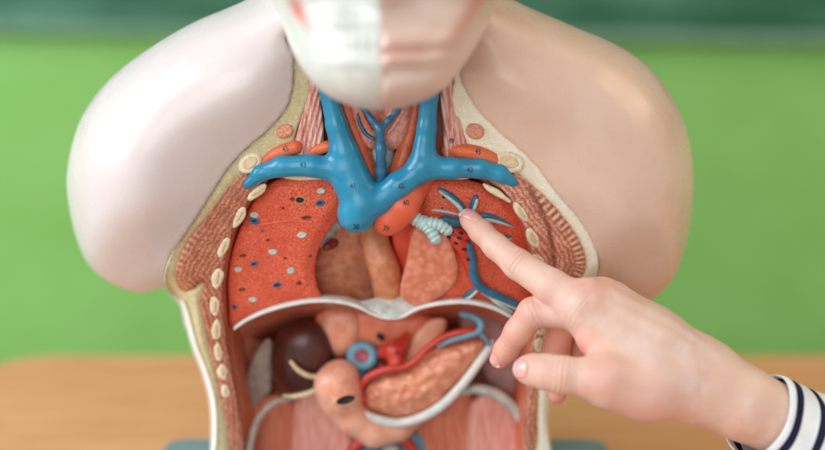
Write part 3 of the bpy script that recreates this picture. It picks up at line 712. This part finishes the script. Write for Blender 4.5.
# ---- diaphragm
DIA = [(233, 329), (245, 321), (262, 313), (285, 306), (312, 301.5), (338, 302), (358, 307), (372, 314), (386, 318), (402, 317), (418, 309), (440, 304), (466, 302.5), (490, 307), (508, 315), (522, 325), (532, 336)]
dc = curve(DIA, 5, closed=False)
Vd, Fd = [], []
rows = [(8, 1.9), (6, .4), (6.4, -1.4), (9, -3.0), (30, -7), (60, -6), (100, 4), (150, 30), (150, 36), (100, 10), (60, 0), (30, -1), (13, 1.9)]
for (u, v) in dc:
    bulge = 1
    for dd_, dv in rows:
        Vd.append(to_world(u+(382-u)*.0006*dd_, v+dv, w0(v)+cut_d(v)+dd_-3))
nr = len(rows)
fmats = []
for i in range(len(dc)-1):
    for j in range(nr):
        Fd.append((i*nr+j, (i+1)*nr+j, (i+1)*nr+(j+1) % nr, i*nr+(j+1) % nr)); fmats.append(0 if j in (0, 1, 2, 3, 12) else 1)
Fd.append(tuple(range(nr))); fmats.append(0); Fd.append(tuple((len(dc)-1)*nr+j for j in range(nr))[::-1]); fmats.append(0)
add_mesh('diaphragm', np.array(Vd), Fd, None, torso, mats=[M['white'], M['tissue']], fmat=fmats)
slab('central_tendon', [(352, 304), (370, 313), (386, 319), (402, 319), (418, 311), (428, 304), (420, 297), (410, 291), (390, 292), (374, 298)], 0, 60, 6, M['greywhite'], add=lambda U, V, d: (319-V)*1.1)

# ---- belly: organs deep inside
def D_(d): return lambda v: w0(v)+d
kid = inflate('kidney', [(272, 345), (281, 329), (297, 321), (314, 321), (328, 331), (335, 348), (334, 368), (326, 384), (310, 393), (292, 394), (277, 385), (270, 366)], lambda U, V, d: w0(V)+72, lambda U, V, d: w0(V)+140, 32, M['kidney'], torso, step=2, ell=True)
tube('band', [(291, 362, 104, 2), (298, 370, 104, 2.8), (309, 376, 106, 2.8), (322, 377, 114, 2.8)], M['cream'], torso, 10)
tube('band', [(284, 396, 122, 1.6), (297, 396, 118, 2.8), (312, 392, 116, 3), (324, 384, 118, 2.8)], M['cream'], torso, 10)
slab('peritoneum', [(268, 338), (274, 350), (272, 372), (270, 392), (258, 404), (250, 424), (246, 450), (240, 440), (244, 405), (248, 372), (256, 352)], 72, 10, 4, M['fold'], 2)
tube('band', [(247, 470, 128, 4), (251, 440, 126, 4), (260, 416, 126, 4), (276, 402, 128, 3.8), (300, 397, 132, 2.5)], M['fold'], torso, 12)
inflate('liver_bed', [(320, 312), (316, 330), (322, 348), (336, 352), (352, 346), (372, 350), (400, 352), (420, 340), (432, 318), (400, 312), (360, 308)], lambda U, V, d: w0(V)+98+.03*(U-340)**1, lambda U, V, d: w0(V)+160, 14, M['tissue'], torso, step=2)
inflate('duodenum', [(324, 310), (319, 330), (325, 350), (340, 358), (355, 350), (362, 332), (358, 312), (340, 306)], lambda U, V, d: w0(V)+89, lambda U, V, d: w0(V)+130, 15, M['salmon'], torso, step=2, ell=True)
duo = blob('duodenum', [[(340, 379, 118, 20), (337, 385, 115, 22.5), (341, 393, 117, 21)], [(338, 400, 124, 19), (352, 418, 128, 17), (374, 433, 132, 15), (398, 429, 140, 13), (416, 416, 152, 10)]], M['salmon'], torso, 2.2, 10)
def disc_open(u, v, a, b, rot, ring, hole, hs, objs, name):
    h = cast(objs, u, v)
    if h is None: return
    opening_at(h[0]-Vector(to_world(u, v, 5.)-to_world(u, v, 0.)), (h[1]-Vector(to_world(u, v, 10.)-to_world(u, v, 0.)).normalized()).normalized(), a, b, rot, ring, hole, hs, name)
def opening_at(p, nrm, a, b, rot, ring, hole, hs, name):
    ex = Vector((1, 0, 0)); ex = (ex-nrm*ex.dot(nrm)).normalized(); ey = nrm.cross(ex)
    prof = [(1.1, -14), (1.12, 0), (1.0, 2.2), (hs+.15, 2.4), (hs, 1.2), (hs*.8, .4), (.02, .3)]; n = 28; V = []; F = []; fm = []
    ca, sa = math.cos(rot), math.sin(rot)
    for r, z in prof:
        for i in range(n):
            t_ = 2*math.pi*i/n; x, y = a*r*math.cos(t_), b*r*math.sin(t_)
            V.append(p+(ex*(x*ca-y*sa)+ey*(x*sa+y*ca))*S+nrm*z*S)
    for k in range(len(prof)-1):
        for i in range(n): F.append((k*n+i, k*n+(i+1) % n, (k+1)*n+(i+1) % n, (k+1)*n+i)); fm.append(0 if k < 4 else 1)
    F.append(tuple((len(prof)-1)*n+i for i in range(n))); fm.append(1)
    add_mesh(name, [tuple(x) for x in V], F, None, torso, mats=[ring, hole], fmat=fm)
disc_open(346, 400, 12.5, 5.5, .22, M['salmon'], M['hole'], .86, [duo], 'duodenum_opening')
p = Vector(to_world(362, 356, 34+92.)); opening_at(p, Vector((0, -.95, .30)).normalized(), 15.5, 14.5, 0, M['bluegrey'], M['ringred'], .5, 'portal_vein')
tube('portal_vein', [(362, 362, 140, 8), (361, 374, 134, 6), (359, 382, 134, 5)], M['veind'], torso, 12)
slab('stomach_wall', [(403, 366), (408, 346), (420, 328), (432, 318), (446, 320), (444, 334), (432, 350), (418, 362)], 52, 30, 8, M['salmon'])
PAN = [(362, 404), (362, 390), (370, 381), (386, 373), (402, 370), (420, 359), (440, 346), (462, 340), (478, 337), (487, 344), (480, 360), (460, 384), (441, 404), (419, 416), (397, 420), (376, 415)]
pan = inflate('pancreas', PAN, lambda U, V, d: w0(V)+62+1.2*np.sin(U*.23+V*.11)*np.sin(V*.31-U*.07), lambda U, V, d: w0(V)+120, 22, M['pancreas'], torso, step=1.8, ell=True)
def dW(pts): return [(u, v, float(w0(v))+d, r) for (u, v, d, r) in pts]
tube('pale_band', dW([(354, 408, 76, 3), (364, 414, 70, 4.2), (380, 420, 70, 4.8), (398, 423, 70, 4.8), (420, 418, 70, 5), (442, 405, 70, 5), (462, 385, 70, 4.8), (479, 362, 72, 4.6), (489, 348, 76, 4.6), (492, 342, 80, 3.5)]), M['white'], torso, 14)
tube('splenic_artery', dW([(366, 402, 72, 2.6), (360, 394, 72, 3.6), (362, 384, 70, 4), (372, 375, 68, 4), (388, 369, 66, 4), (404, 367, 66, 3.6), (416, 360, 66, 3.6), (428, 348, 66, 3.6), (442, 338, 66, 3.8), (460, 332, 66, 3.6), (476, 331, 68, 3.2), (486, 338, 72, 2.4)]), M['red'], torso, 14)
tube('splenic_vein', dW([(438, 346, 68, 2), (452, 340, 66, 3), (466, 336, 65, 3.2), (478, 332, 66, 3.6), (481, 324, 68, 4), (474, 317, 72, 4), (462, 314, 78, 3.6)]), M['bluegrey'], torso, 14)
tube('splenic_vein', dW([(478, 332, 66, 3), (485, 338, 68, 2.6), (489, 345, 70, 2)]), M['bluegrey'], torso, 12)
blob('coeliac_trunk', [dW([(384, 352, 86, 7), (394, 350, 80, 9), (402, 346, 84, 7)]), dW([(394, 352, 80, 8), (396, 362, 74, 7), (392, 370, 70, 5)]), dW([(396, 346, 86, 5), (406, 336, 92, 4)])], M['red'], torso, 1.6, 6)
tube('dark_dot', dW([(379, 336, 94, 3), (382, 338, 94, 3)]), M['hole'], torso, 10, 2)
tube('dark_dot', dW([(395, 352, 71.5, 3.2), (397, 353, 71.5, 3)]), M['holered'], torso, 10, 2)
tube('dark_dot', dW([(381, 365, 82, 3), (383, 366, 82, 3)]), M['holered'], torso, 10, 2)
M['spleen'] = paint('purple_grey', c(176, 140, 136), c(152, 112, 112), 16, .42)
inflate('spleen_bed', [(462, 308), (492, 312), (516, 326), (530, 350), (530, 385), (516, 400), (496, 392), (480, 370), (462, 345)], lambda U, V, d: w0(V)+118, lambda U, V, d: w0(V)+165, 12, M['spleen'], torso, step=2.4)
tube('duodenal_artery', dW([(341, 408, 104, 2), (348, 416, 104, 2.4), (360, 424, 108, 2.4), (374, 429, 112, 2.4), (388, 436, 116, 2.2)]), M['red'], torso, 10)
# back muscles
def psoas(poly, mat, d=108): inflate('psoas', poly, lambda U, V, dd: w0(V)+d, lambda U, V, dd: w0(V)+180, 11, mat, torso, step=2.4, ell=False, clip=True)
psoas([(246, 425), (254, 404), (272, 394), (292, 398), (301, 430), (302, 500), (300, 560), (246, 560), (242, 480)], M['psoas'], 118)
psoas([(292, 410), (304, 392), (322, 392), (338, 400), (354, 426), (356, 480), (353, 560), (294, 560), (291, 480)], M['psoasp'], 104)
psoas([(408, 424), (430, 404), (452, 388), (470, 384), (480, 430), (482, 500), (480, 560), (412, 560), (408, 480)], M['psoas'], 117)
psoas([(468, 406), (486, 390), (508, 396), (522, 414), (532, 445), (534, 500), (530, 560), (470, 560), (466, 480), (465, 430)], M['psoasp'], 104)
tube('band', dW([(462, 392, 98, 4), (474, 389, 94, 5), (492, 392, 92, 5.4), (508, 402, 92, 5.4), (520, 417, 92, 5.2), (528, 438, 92, 5), (532, 470, 94, 5)]), M['greywhite'], torso, 14)
inflate('pelvis_bed', [(340, 436), (360, 428), (400, 430), (425, 440), (428, 500), (420, 560), (350, 560), (338, 500)], lambda U, V, d: w0(V)+112, lambda U, V, d: w0(V)+170, 10, M['bluegrey'], torso, step=2.5, clip=True)
tube('iliac_artery', dW([(345, 470, 100, 6), (354, 449, 98, 6), (368, 438, 98, 6), (384, 434, 98, 6), (400, 438, 98, 5.5), (412, 450, 98, 5.5), (420, 475, 100, 5.5)]), M['red'], torso, 14)
tube('iliac_vein', dW([(352, 478, 96, 6), (362, 458, 92, 5), (372, 448, 94, 4)]), M['veind'], torso, 12)
tube('pale_band', dW([(376, 480, 96, 10), (384, 462, 94, 10), (392, 450, 98, 8)]), M['greywhite'], torso, 14)

# ---- head: half skull, half face
HEAD = [(268, -20), (274, 5), (283, 27), (294, 55), (310, 80), (330, 97), (355, 107), (380, 110), (405, 107), (428, 99), (448, 85), (463, 67), (480, 40), (492, 14), (500, -20), (506, -90), (500, -190), (465, -265), (386, -292), (305, -265), (268, -190), (262, -90)]
def head_c(V): return w0(V)-62-78*np.clip((V-5)/105, 0, 1)**1.2
def head_f(U, V, d):
    f = head_c(V)-70-8*g2(U, V, 383, 40, 60, 40)
    f += -26*g2(U, V, 383, -30, 12, 30)-14*g2(U, V, 383, -8, 18, 9)                            # nose
    r = np.clip((U-383)/4, 0, 1); l = 1-r
    f += l*26*g2(U, V, 332, -98, 24, 19)+r*(12*g2(U, V, 434, -98, 24, 17)-12*g2(U, V, 434, -97, 14, 9)-6*g2(U, V, 434, -122, 26, 6))
    f += r*(-8*g2(U, V, 388, 40, 36, 6)-9*g2(U, V, 388, 59, 32, 6)+5*g2(U, V, 392, 50.5, 40, 2.5)+6*g2(U, V, 388, 72, 34, 5)-5*g2(U, V, 383, 90, 24, 12))
    f += l*(6*g2(U, V, 300, 12, 14, 20)-6*g2(U, V, 350, 45, 36, 22)+3*np.exp(-((V-46)/2.5)**2)*(U > 312)*(U < 383))
    f += l*1.2*np.exp(-(((U-312) % 10.5-5.2)/1.3)**2)*g2(U, V, 350, 46, 60, 11)*(U > 310)
    return f
def head_at(u, v, w):
    fr = w < head_c(v)-8
    l = np.clip((381-u)/3, 0, 1)
    tooth = ((v > 30) & (v < 62) & (u > 312) & (u < 380))*.4
    gap = np.exp(-((v-47+.05*(u-345))/3.0)**2)*(u > 308)*(u < 378)*.18+.35*np.exp(-((v-67)/3.5)**2)*np.exp(-((u-352)/22)**2)+.3*np.exp(-((v-27)/3.0)**2)*np.exp(-((u-340)/26)**2)+np.exp(-(((u-312) % 10.5-5.2)/1.6)**2)*((v > 32) & (v < 60) & (u > 312) & (u < 379))*.07
    gum = g2(u, v, 298, 10, 5, 14, -.5)*.9
    lip = (g2(u, v, 400, 42, 30, 4)+g2(u, v, 400, 57, 28, 5))*.35+.6*np.exp(-((v-50.5)/2.2)**2)*np.clip((445-u)/25, 0, 1)
    band = np.exp(-(((u-466)-(20-v)*.62)/10)**2)*.5*np.clip((70-v)/40, 0, 1)
    return {'skull': l, 'tooth': tooth*fr, 'gap': np.clip(gap, 0, 1)*fr, 'gum': gum*fr, 'lip': np.clip(lip, 0, 1)*fr, 'red_band': band*fr}
def head_b(U, V, d):                                    # jaw is shallow, the cranium reaches back over the neck
    s_ = np.clip((-5-V)/75, 0, 1); s_ = s_*s_*(3-2*s_)
    return (head_c(V)+95)*(1-s_)+(w0(V)+238)*s_
inflate('head', HEAD, head_f, head_b, 62, M['head'], torso, step=2.4, wstep=4, ell=True, attrs=head_at)

# ------------------------------------------------------------------ the pointing hand
person = thing('person', 'person in a navy striped white sleeve pointing an index finger into the open torso model', 'person', tuple(to_world(700, 390, -60)))
palm = [[(700, 381, -66, 33), (650, 350, -62, 32), (582, 308, -58, 23)],
        [(700, 376, -60, 33), (650, 338, -50, 29), (597, 299, -44, 20.5)],
        [(702, 376, -54, 31), (655, 340, -36, 26), (611, 302, -28, 19)],
        [(702, 384, -52, 30), (660, 350, -28, 24), (622, 316, -12, 17)],
        [(700, 388, -70, 30), (655, 386, -80, 31), (612, 381, -90, 23)],
        [(640, 372, -74, 24), (596, 340, -66, 17)],
        [(690, 380, -65, 36), (740, 402, -66, 36), (800, 431, -60, 36), (900, 478, -48, 39), (1010, 530, -36, 42)]]
fing = {'index': [(584, 310, -58, 22), (552, 287, -47, 17.6), (518, 264.5, -28, 15.0), (496, 246.5, -10, 12.6), (480.5, 231, 1, 11.6), (470.5, 221, 8, 9.4), (467, 217, 10, 7.8)],
        'middle': [(594, 318, -46, 20), (560, 312, -42, 15.8), (533, 313, -36, 15.4), (518, 332, -26, 13.6), (506, 350, -14, 12), (499.5, 359, -8, 10)],
        'ring': [(612, 322, -28, 18), (580, 318, -20, 15.5), (562, 322, -12, 14.5), (556, 350, -4, 13.5), (557, 378, 4, 12.6), (557, 394, 8, 10)],
        'little': [(624, 330, -12, 16), (598, 332, 2, 13.5), (582, 340, 8, 12.5), (576, 362, 16, 11.5), (576, 380, 22, 9)],
        'thumb': [(640, 388, -82, 27), (606, 382, -92, 21.5), (585, 378, -95, 17.8), (563, 375, -94, 18.4), (546, 372, -90, 17.4), (532, 370, -85, 15.6), (526, 369.5, -82, 12.6)]}
st = 1.6
lo = np.array([qpt((450, 225, 0))[0]-8, qpt((0, 545, -50))[1]-10, -150]); hi = np.array([qpt((940, 0, -40))[0], qpt((0, 196, 0))[1], 60])
lo = np.array([40., -285., -138.]); hi = np.array([470., 32., 48.])
ax, X = grid3(lo, hi, st)
def local(chain, k, F0, kk):
    ps = np.array([qpt(p) for p in chain]); rm = max(p[3] for p in chain)+kk+8
    i0 = [max(0, int((ps[:, a].min()-rm-ax[a][0])/st)) for a in range(3)]; i1 = [min(len(ax[a]), int((ps[:, a].max()+rm-ax[a][0])/st)+2) for a in range(3)]
    sl = tuple(slice(i0[a], i1[a]) for a in range(3))
    XX = (X[0][sl[0]], X[1][:, sl[1]], X[2][:, :, sl[2]])
    return sl, chain_field(XX, chain, k)
Fp = np.full((len(ax[0]), len(ax[1]), len(ax[2])), 60, np.float32)
for ch in palm:
    sl, f = local(ch, 10, Fp, 18); Fp[sl] = smin(Fp[sl], f.astype(np.float32), 16)
Ft = Fp.copy()
for nm, ch in fing.items():
    sl, f = local(ch, 5, Fp, 14); f = f.astype(np.float32)
    Ft[sl] = smin(Ft[sl], smin(Fp[sl], f, 12 if nm != 'thumb' else 20), 2.0)
# knuckles, tendons and the fold between thumb and index
for (p, r, a) in (((590, 284, -60), 7, 4.2), ((606, 287, -44), 6, 5.0), ((618, 294, -28), 7, 3.0), ((578, 300, -84), 8, 1.6), ((597, 384, -112), 8, 1.8), ((607, 372, -108), 16, 2.2), ((640, 404, -92), 18, 2.0), ((712, 352, -62), 14, 2.6)):
    qc = qpt(p); Ft -= a*np.exp(-.5*(((X[0]-qc[0])**2+(X[1]-qc[1])**2+(X[2]-qc[2])**2)/(r*r))).astype(np.float32)
for pa_, pb_, am, wd in (((690, 344, -92), (598, 296, -82), 1.7, 4.2), ((694, 338, -80), (612, 293, -62), 1.8, 4.0), ((700, 372, -104), (600, 306, -92), 1.2, 5), ((690, 392, -108), (612, 374, -112), 1.2, 5.5),
                         ((652, 336, -92), (604, 304, -86), -1.2, 4.0), ((660, 326, -72), (614, 297, -60), -1.3, 3.4), ((640, 362, -104), (596, 334, -92), -1.6, 7), ((706, 384, -104), (736, 402, -104), -1.2, 8)):
    qa, qb = qpt(pa_), qpt(pb_)
    Ft -= am*np.exp(-.5*(np.maximum(cone(X, qa, qb, 0, 0), 0)/wd)**2).astype(np.float32)
vv, q = nets(Ft, [a[0] for a in ax], (st,)*3)
for _ in range(2):                                   # light smoothing
    acc = np.zeros_like(vv); cn = np.zeros(len(vv))
    for i in range(4):
        np.add.at(acc, q[:, i], vv[q[:, (i+1) % 4]]); np.add.at(cn, q[:, i], 1)
    vv = .5*vv+.5*acc/np.maximum(cn, 1)[:, None]
def pdist(p): return np.linalg.norm(vv-qpt(p), axis=1)
blush_shade = np.zeros(len(vv))  # skin redness at joints and tips; shade on curled fingers painted in as pink
for p, r, a in (((466, 218, 8), 18, .6), ((490, 262, -12), 12, .45), ((520, 285, -30), 14, .4), ((500, 358, -10), 24, 1.0), ((530, 318, -30), 18, .7), ((514, 338, -20), 20, .9), ((556, 345, -6), 36, 1.0), ((556, 392, 4), 24, 1.1), ((524, 368, -88), 16, .35), ((592, 284, -70), 14, .45), ((608, 285, -55), 11, .4), ((606, 376, -110), 22, .38), ((518, 258, -42), 14, .3), ((582, 354, -70), 15, 1.15), ((575, 340, -50), 16, .9), ((645, 412, -105), 26, .3), ((540, 318, -46), 26, .3), ((478, 236, 2), 18, .25), ((562, 372, -112), 12, .2)):
    blush_shade = np.maximum(blush_shade, a*np.exp(-.5*(pdist(p)/r)**2))
pa, pb = qpt((552, 287, -47)), qpt((496, 246, -10)); dirn = (pb-pa)/np.linalg.norm(pb-pa)
axial = (vv-qpt((521, 262, -30))) @ dirn; rad = np.linalg.norm((vv-qpt((521, 262, -30)))-axial[:, None]*dirn, axis=1)
crease = np.exp(-.5*(axial/6)**2)*(rad < 24)*(np.sum((vv-qpt((518, 264, -28)))*np.array([.25, .6, -.7]), 1) > 2)
pa, pb = qpt((585, 378, -95)), qpt((545, 372, -90)); dirn = (pb-pa)/np.linalg.norm(pb-pa)
ax2 = (vv-qpt((562, 374, -94))) @ dirn; rad2 = np.linalg.norm((vv-qpt((562, 374, -94)))-ax2[:, None]*dirn, axis=1)
c2 = .6*np.exp(-.5*(ax2/5)**2)*(rad2 < 24); use = c2 > crease
axial = np.where(use, ax2, axial); crease = np.where(use, c2, crease)
for pj, pa_, pb_, rr_, am in (((491, 242, -4), (518, 264, -28), (481, 231, 3), 17, .7), ((580, 308, -72), (610, 330, -70), (552, 287, -47), 24, .35), ((533, 313, -44), (560, 312, -42), (518, 331, -26), 18, .5), ((509, 345, -22), (518, 331, -26), (500, 358, -8), 15, .4), ((700, 372, -96), (660, 352, -90), (740, 402, -96), 60, .0)):
    dd = qpt(pb_)-qpt(pa_); dd /= np.linalg.norm(dd); a3 = (vv-qpt(pj)) @ dd; r3 = np.linalg.norm((vv-qpt(pj))-a3[:, None]*dd, axis=1)
    c3 = am*np.exp(-.5*(a3/4.5)**2)*np.clip((rr_-r3)/4, 0, 1); use = c3 > crease
    axial = np.where(use, a3, axial); crease = np.where(use, c3, crease)
vt = np.zeros(len(vv))
for a, b in (((640, 330, -92), (700, 362, -100)), ((628, 345, -92), (690, 385, -106)), ((655, 318, -70), (720, 352, -95))):
    vt = np.maximum(vt, np.exp(-.5*(np.maximum(cone((vv[:, 0], vv[:, 1], vv[:, 2]), qpt(a), qpt(b), 0, 0)-4, 0)/5)**2))
hand = add_mesh('hand', q_world(vv), q[:, ::-1], M['skin'], person, {'blush_shade': blush_shade, 'axial': axial, 'crease': crease, 'vein_tint': vt})
# finger nails: curved plates laid on the finger tips
hb = BVHTree.FromPolygons([x.co for x in hand.data.vertices], [tuple(f.vertices) for f in hand.data.polygons]); hoff = Vector(root_of(person))
def qv(d): d = np.array(d, float); return Vector((d[0], d[1]*sP+d[2]*cP, d[1]*cP-d[2]*sP)).normalized()
def nail(cen, along, nrm, L, Wd, edge=1.0):
    a = qv(along); n_ = qv(nrm); n_ = (n_-a*n_.dot(a)).normalized(); s_ = a.cross(n_)
    C0 = Vector(to_world(*cen))-hoff; V = []; F = []; tips = []; nu, nvv = 12, 12; H = []
    for i in range(nu+1):
        for j in range(nvv+1):
            x = i/nu; y = j/nvv*2-1
            wid = Wd*.5*(.80+.2*math.sin(min(x*2.4, 1.57)))*(1-max(0, (x-.82)/.18)**2*.35)*(math.sqrt(max(0, 1-max(0, (.22-x)/.22)**2))*.6+.4)
            p = C0+a*((x-.5)*L*S)+s_*(y*wid*S)+n_*(34*S)
            h = hb.ray_cast(p, -n_)
            q_ = h[0] if h[0] is not None and h[3] < 46*S else None
            H.append((x, y, p, q_))
    for (x, y, p, q_) in H:
        if q_ is None:
            near = [k for k in H if k[3] is not None]
            k = min(near, key=lambda k: (k[2]-p).length); q_ = k[3]+(p-k[2])-n_*(0)
        V.append(q_+n_*(S*(.9*(1-.55*abs(y)**4)+.5*x))); tips.append(x*edge)
    m = len(V); V += [v_-n_*S*1.6 for v_ in V]; tips += tips
    for i in range(nu):
        for j in range(nvv):
            k = i*(nvv+1)+j; F.append((k, k+1, k+nvv+2, k+nvv+1)); F.append((m+k+nvv+1, m+k+nvv+2, m+k+1, m+k))
    bd = [j for j in range(nvv+1)]+[i*(nvv+1)+nvv for i in range(1, nu+1)]+[nu*(nvv+1)+j for j in range(nvv-1, -1, -1)]+[i*(nvv+1) for i in range(nu-1, 0, -1)]
    for i in range(len(bd)):
        x, y = bd[i], bd[(i+1) % len(bd)]; F.append((x, x+m, y+m, y))
    add_mesh('fingernail', [tuple(x+hoff) for x in V], F, M['nail'], person, {'tip': tips})
nail((470.5, 217, 5), (-.68, .60, .42), (.30, .72, -.62), 23, 15)
nail((522, 369, -88), (-.85, .03, .52), (-.72, .16, -.66), 19, 19)
nail((497, 361, -14), (-.5, -.80, .35), (-.80, .30, -.45), 11, 11, .82)

# sleeve: a loose striped cuff around the forearm
ctr = qpt((757, 415.5, -60)); axd = np.array([.90, -.42, .10]); axd /= np.linalg.norm(axd)
e1 = np.array([.42, .88, .1]); e1 -= axd*(e1 @ axd); e1 /= np.linalg.norm(e1); e2 = np.cross(axd, e1); e2 *= -1 if e2[2] > 0 else 1     # e2 towards the camera
ns, na = 90, 72; V = []; al = []
for shell_i in (0, 1):
    for i in range(ns):
        s_ = i*4.4*(1 if shell_i == 0 else 1)
        for j in range(na):
            a = 2*math.pi*j/na
            skew = 12*math.sin(a)*math.exp(-s_/160)      # the opening is slanted: near side further up the arm
            rr = 43+s_*.075+1.2*math.sin(3*a+s_*.05)+.9*math.sin(5*a-s_*.09)+2.0*math.sin(s_*.11+2*a)*min(1, s_/60)
            hem = .9*math.exp(-((s_-3)/3.2)**2)
            rr = rr+hem-(2.2 if shell_i else 0)
            if i == 0: rr -= .5 if not shell_i else -.4
            p = ctr+axd*(s_+skew)+(e1*math.cos(a)*1.0+e2*math.sin(a)*1.02)*rr+e1*(-2)*min(1, s_/80)
            V.append(p); al.append(s_)
V = np.array(V); F = []
m = ns*na
for i in range(ns-1):
    for j in range(na):
        k, l = i*na+j, i*na+(j+1) % na; F.append((k, l, l+na, k+na)); F.append((m+k+na, m+l+na, m+l, m+k))
for j in range(na):
    k, l = j, (j+1) % na; F.append((k, m+k, m+l, l))
add_mesh('sleeve', q_world(V), F, M['cloth'], person, {'along_px': al})
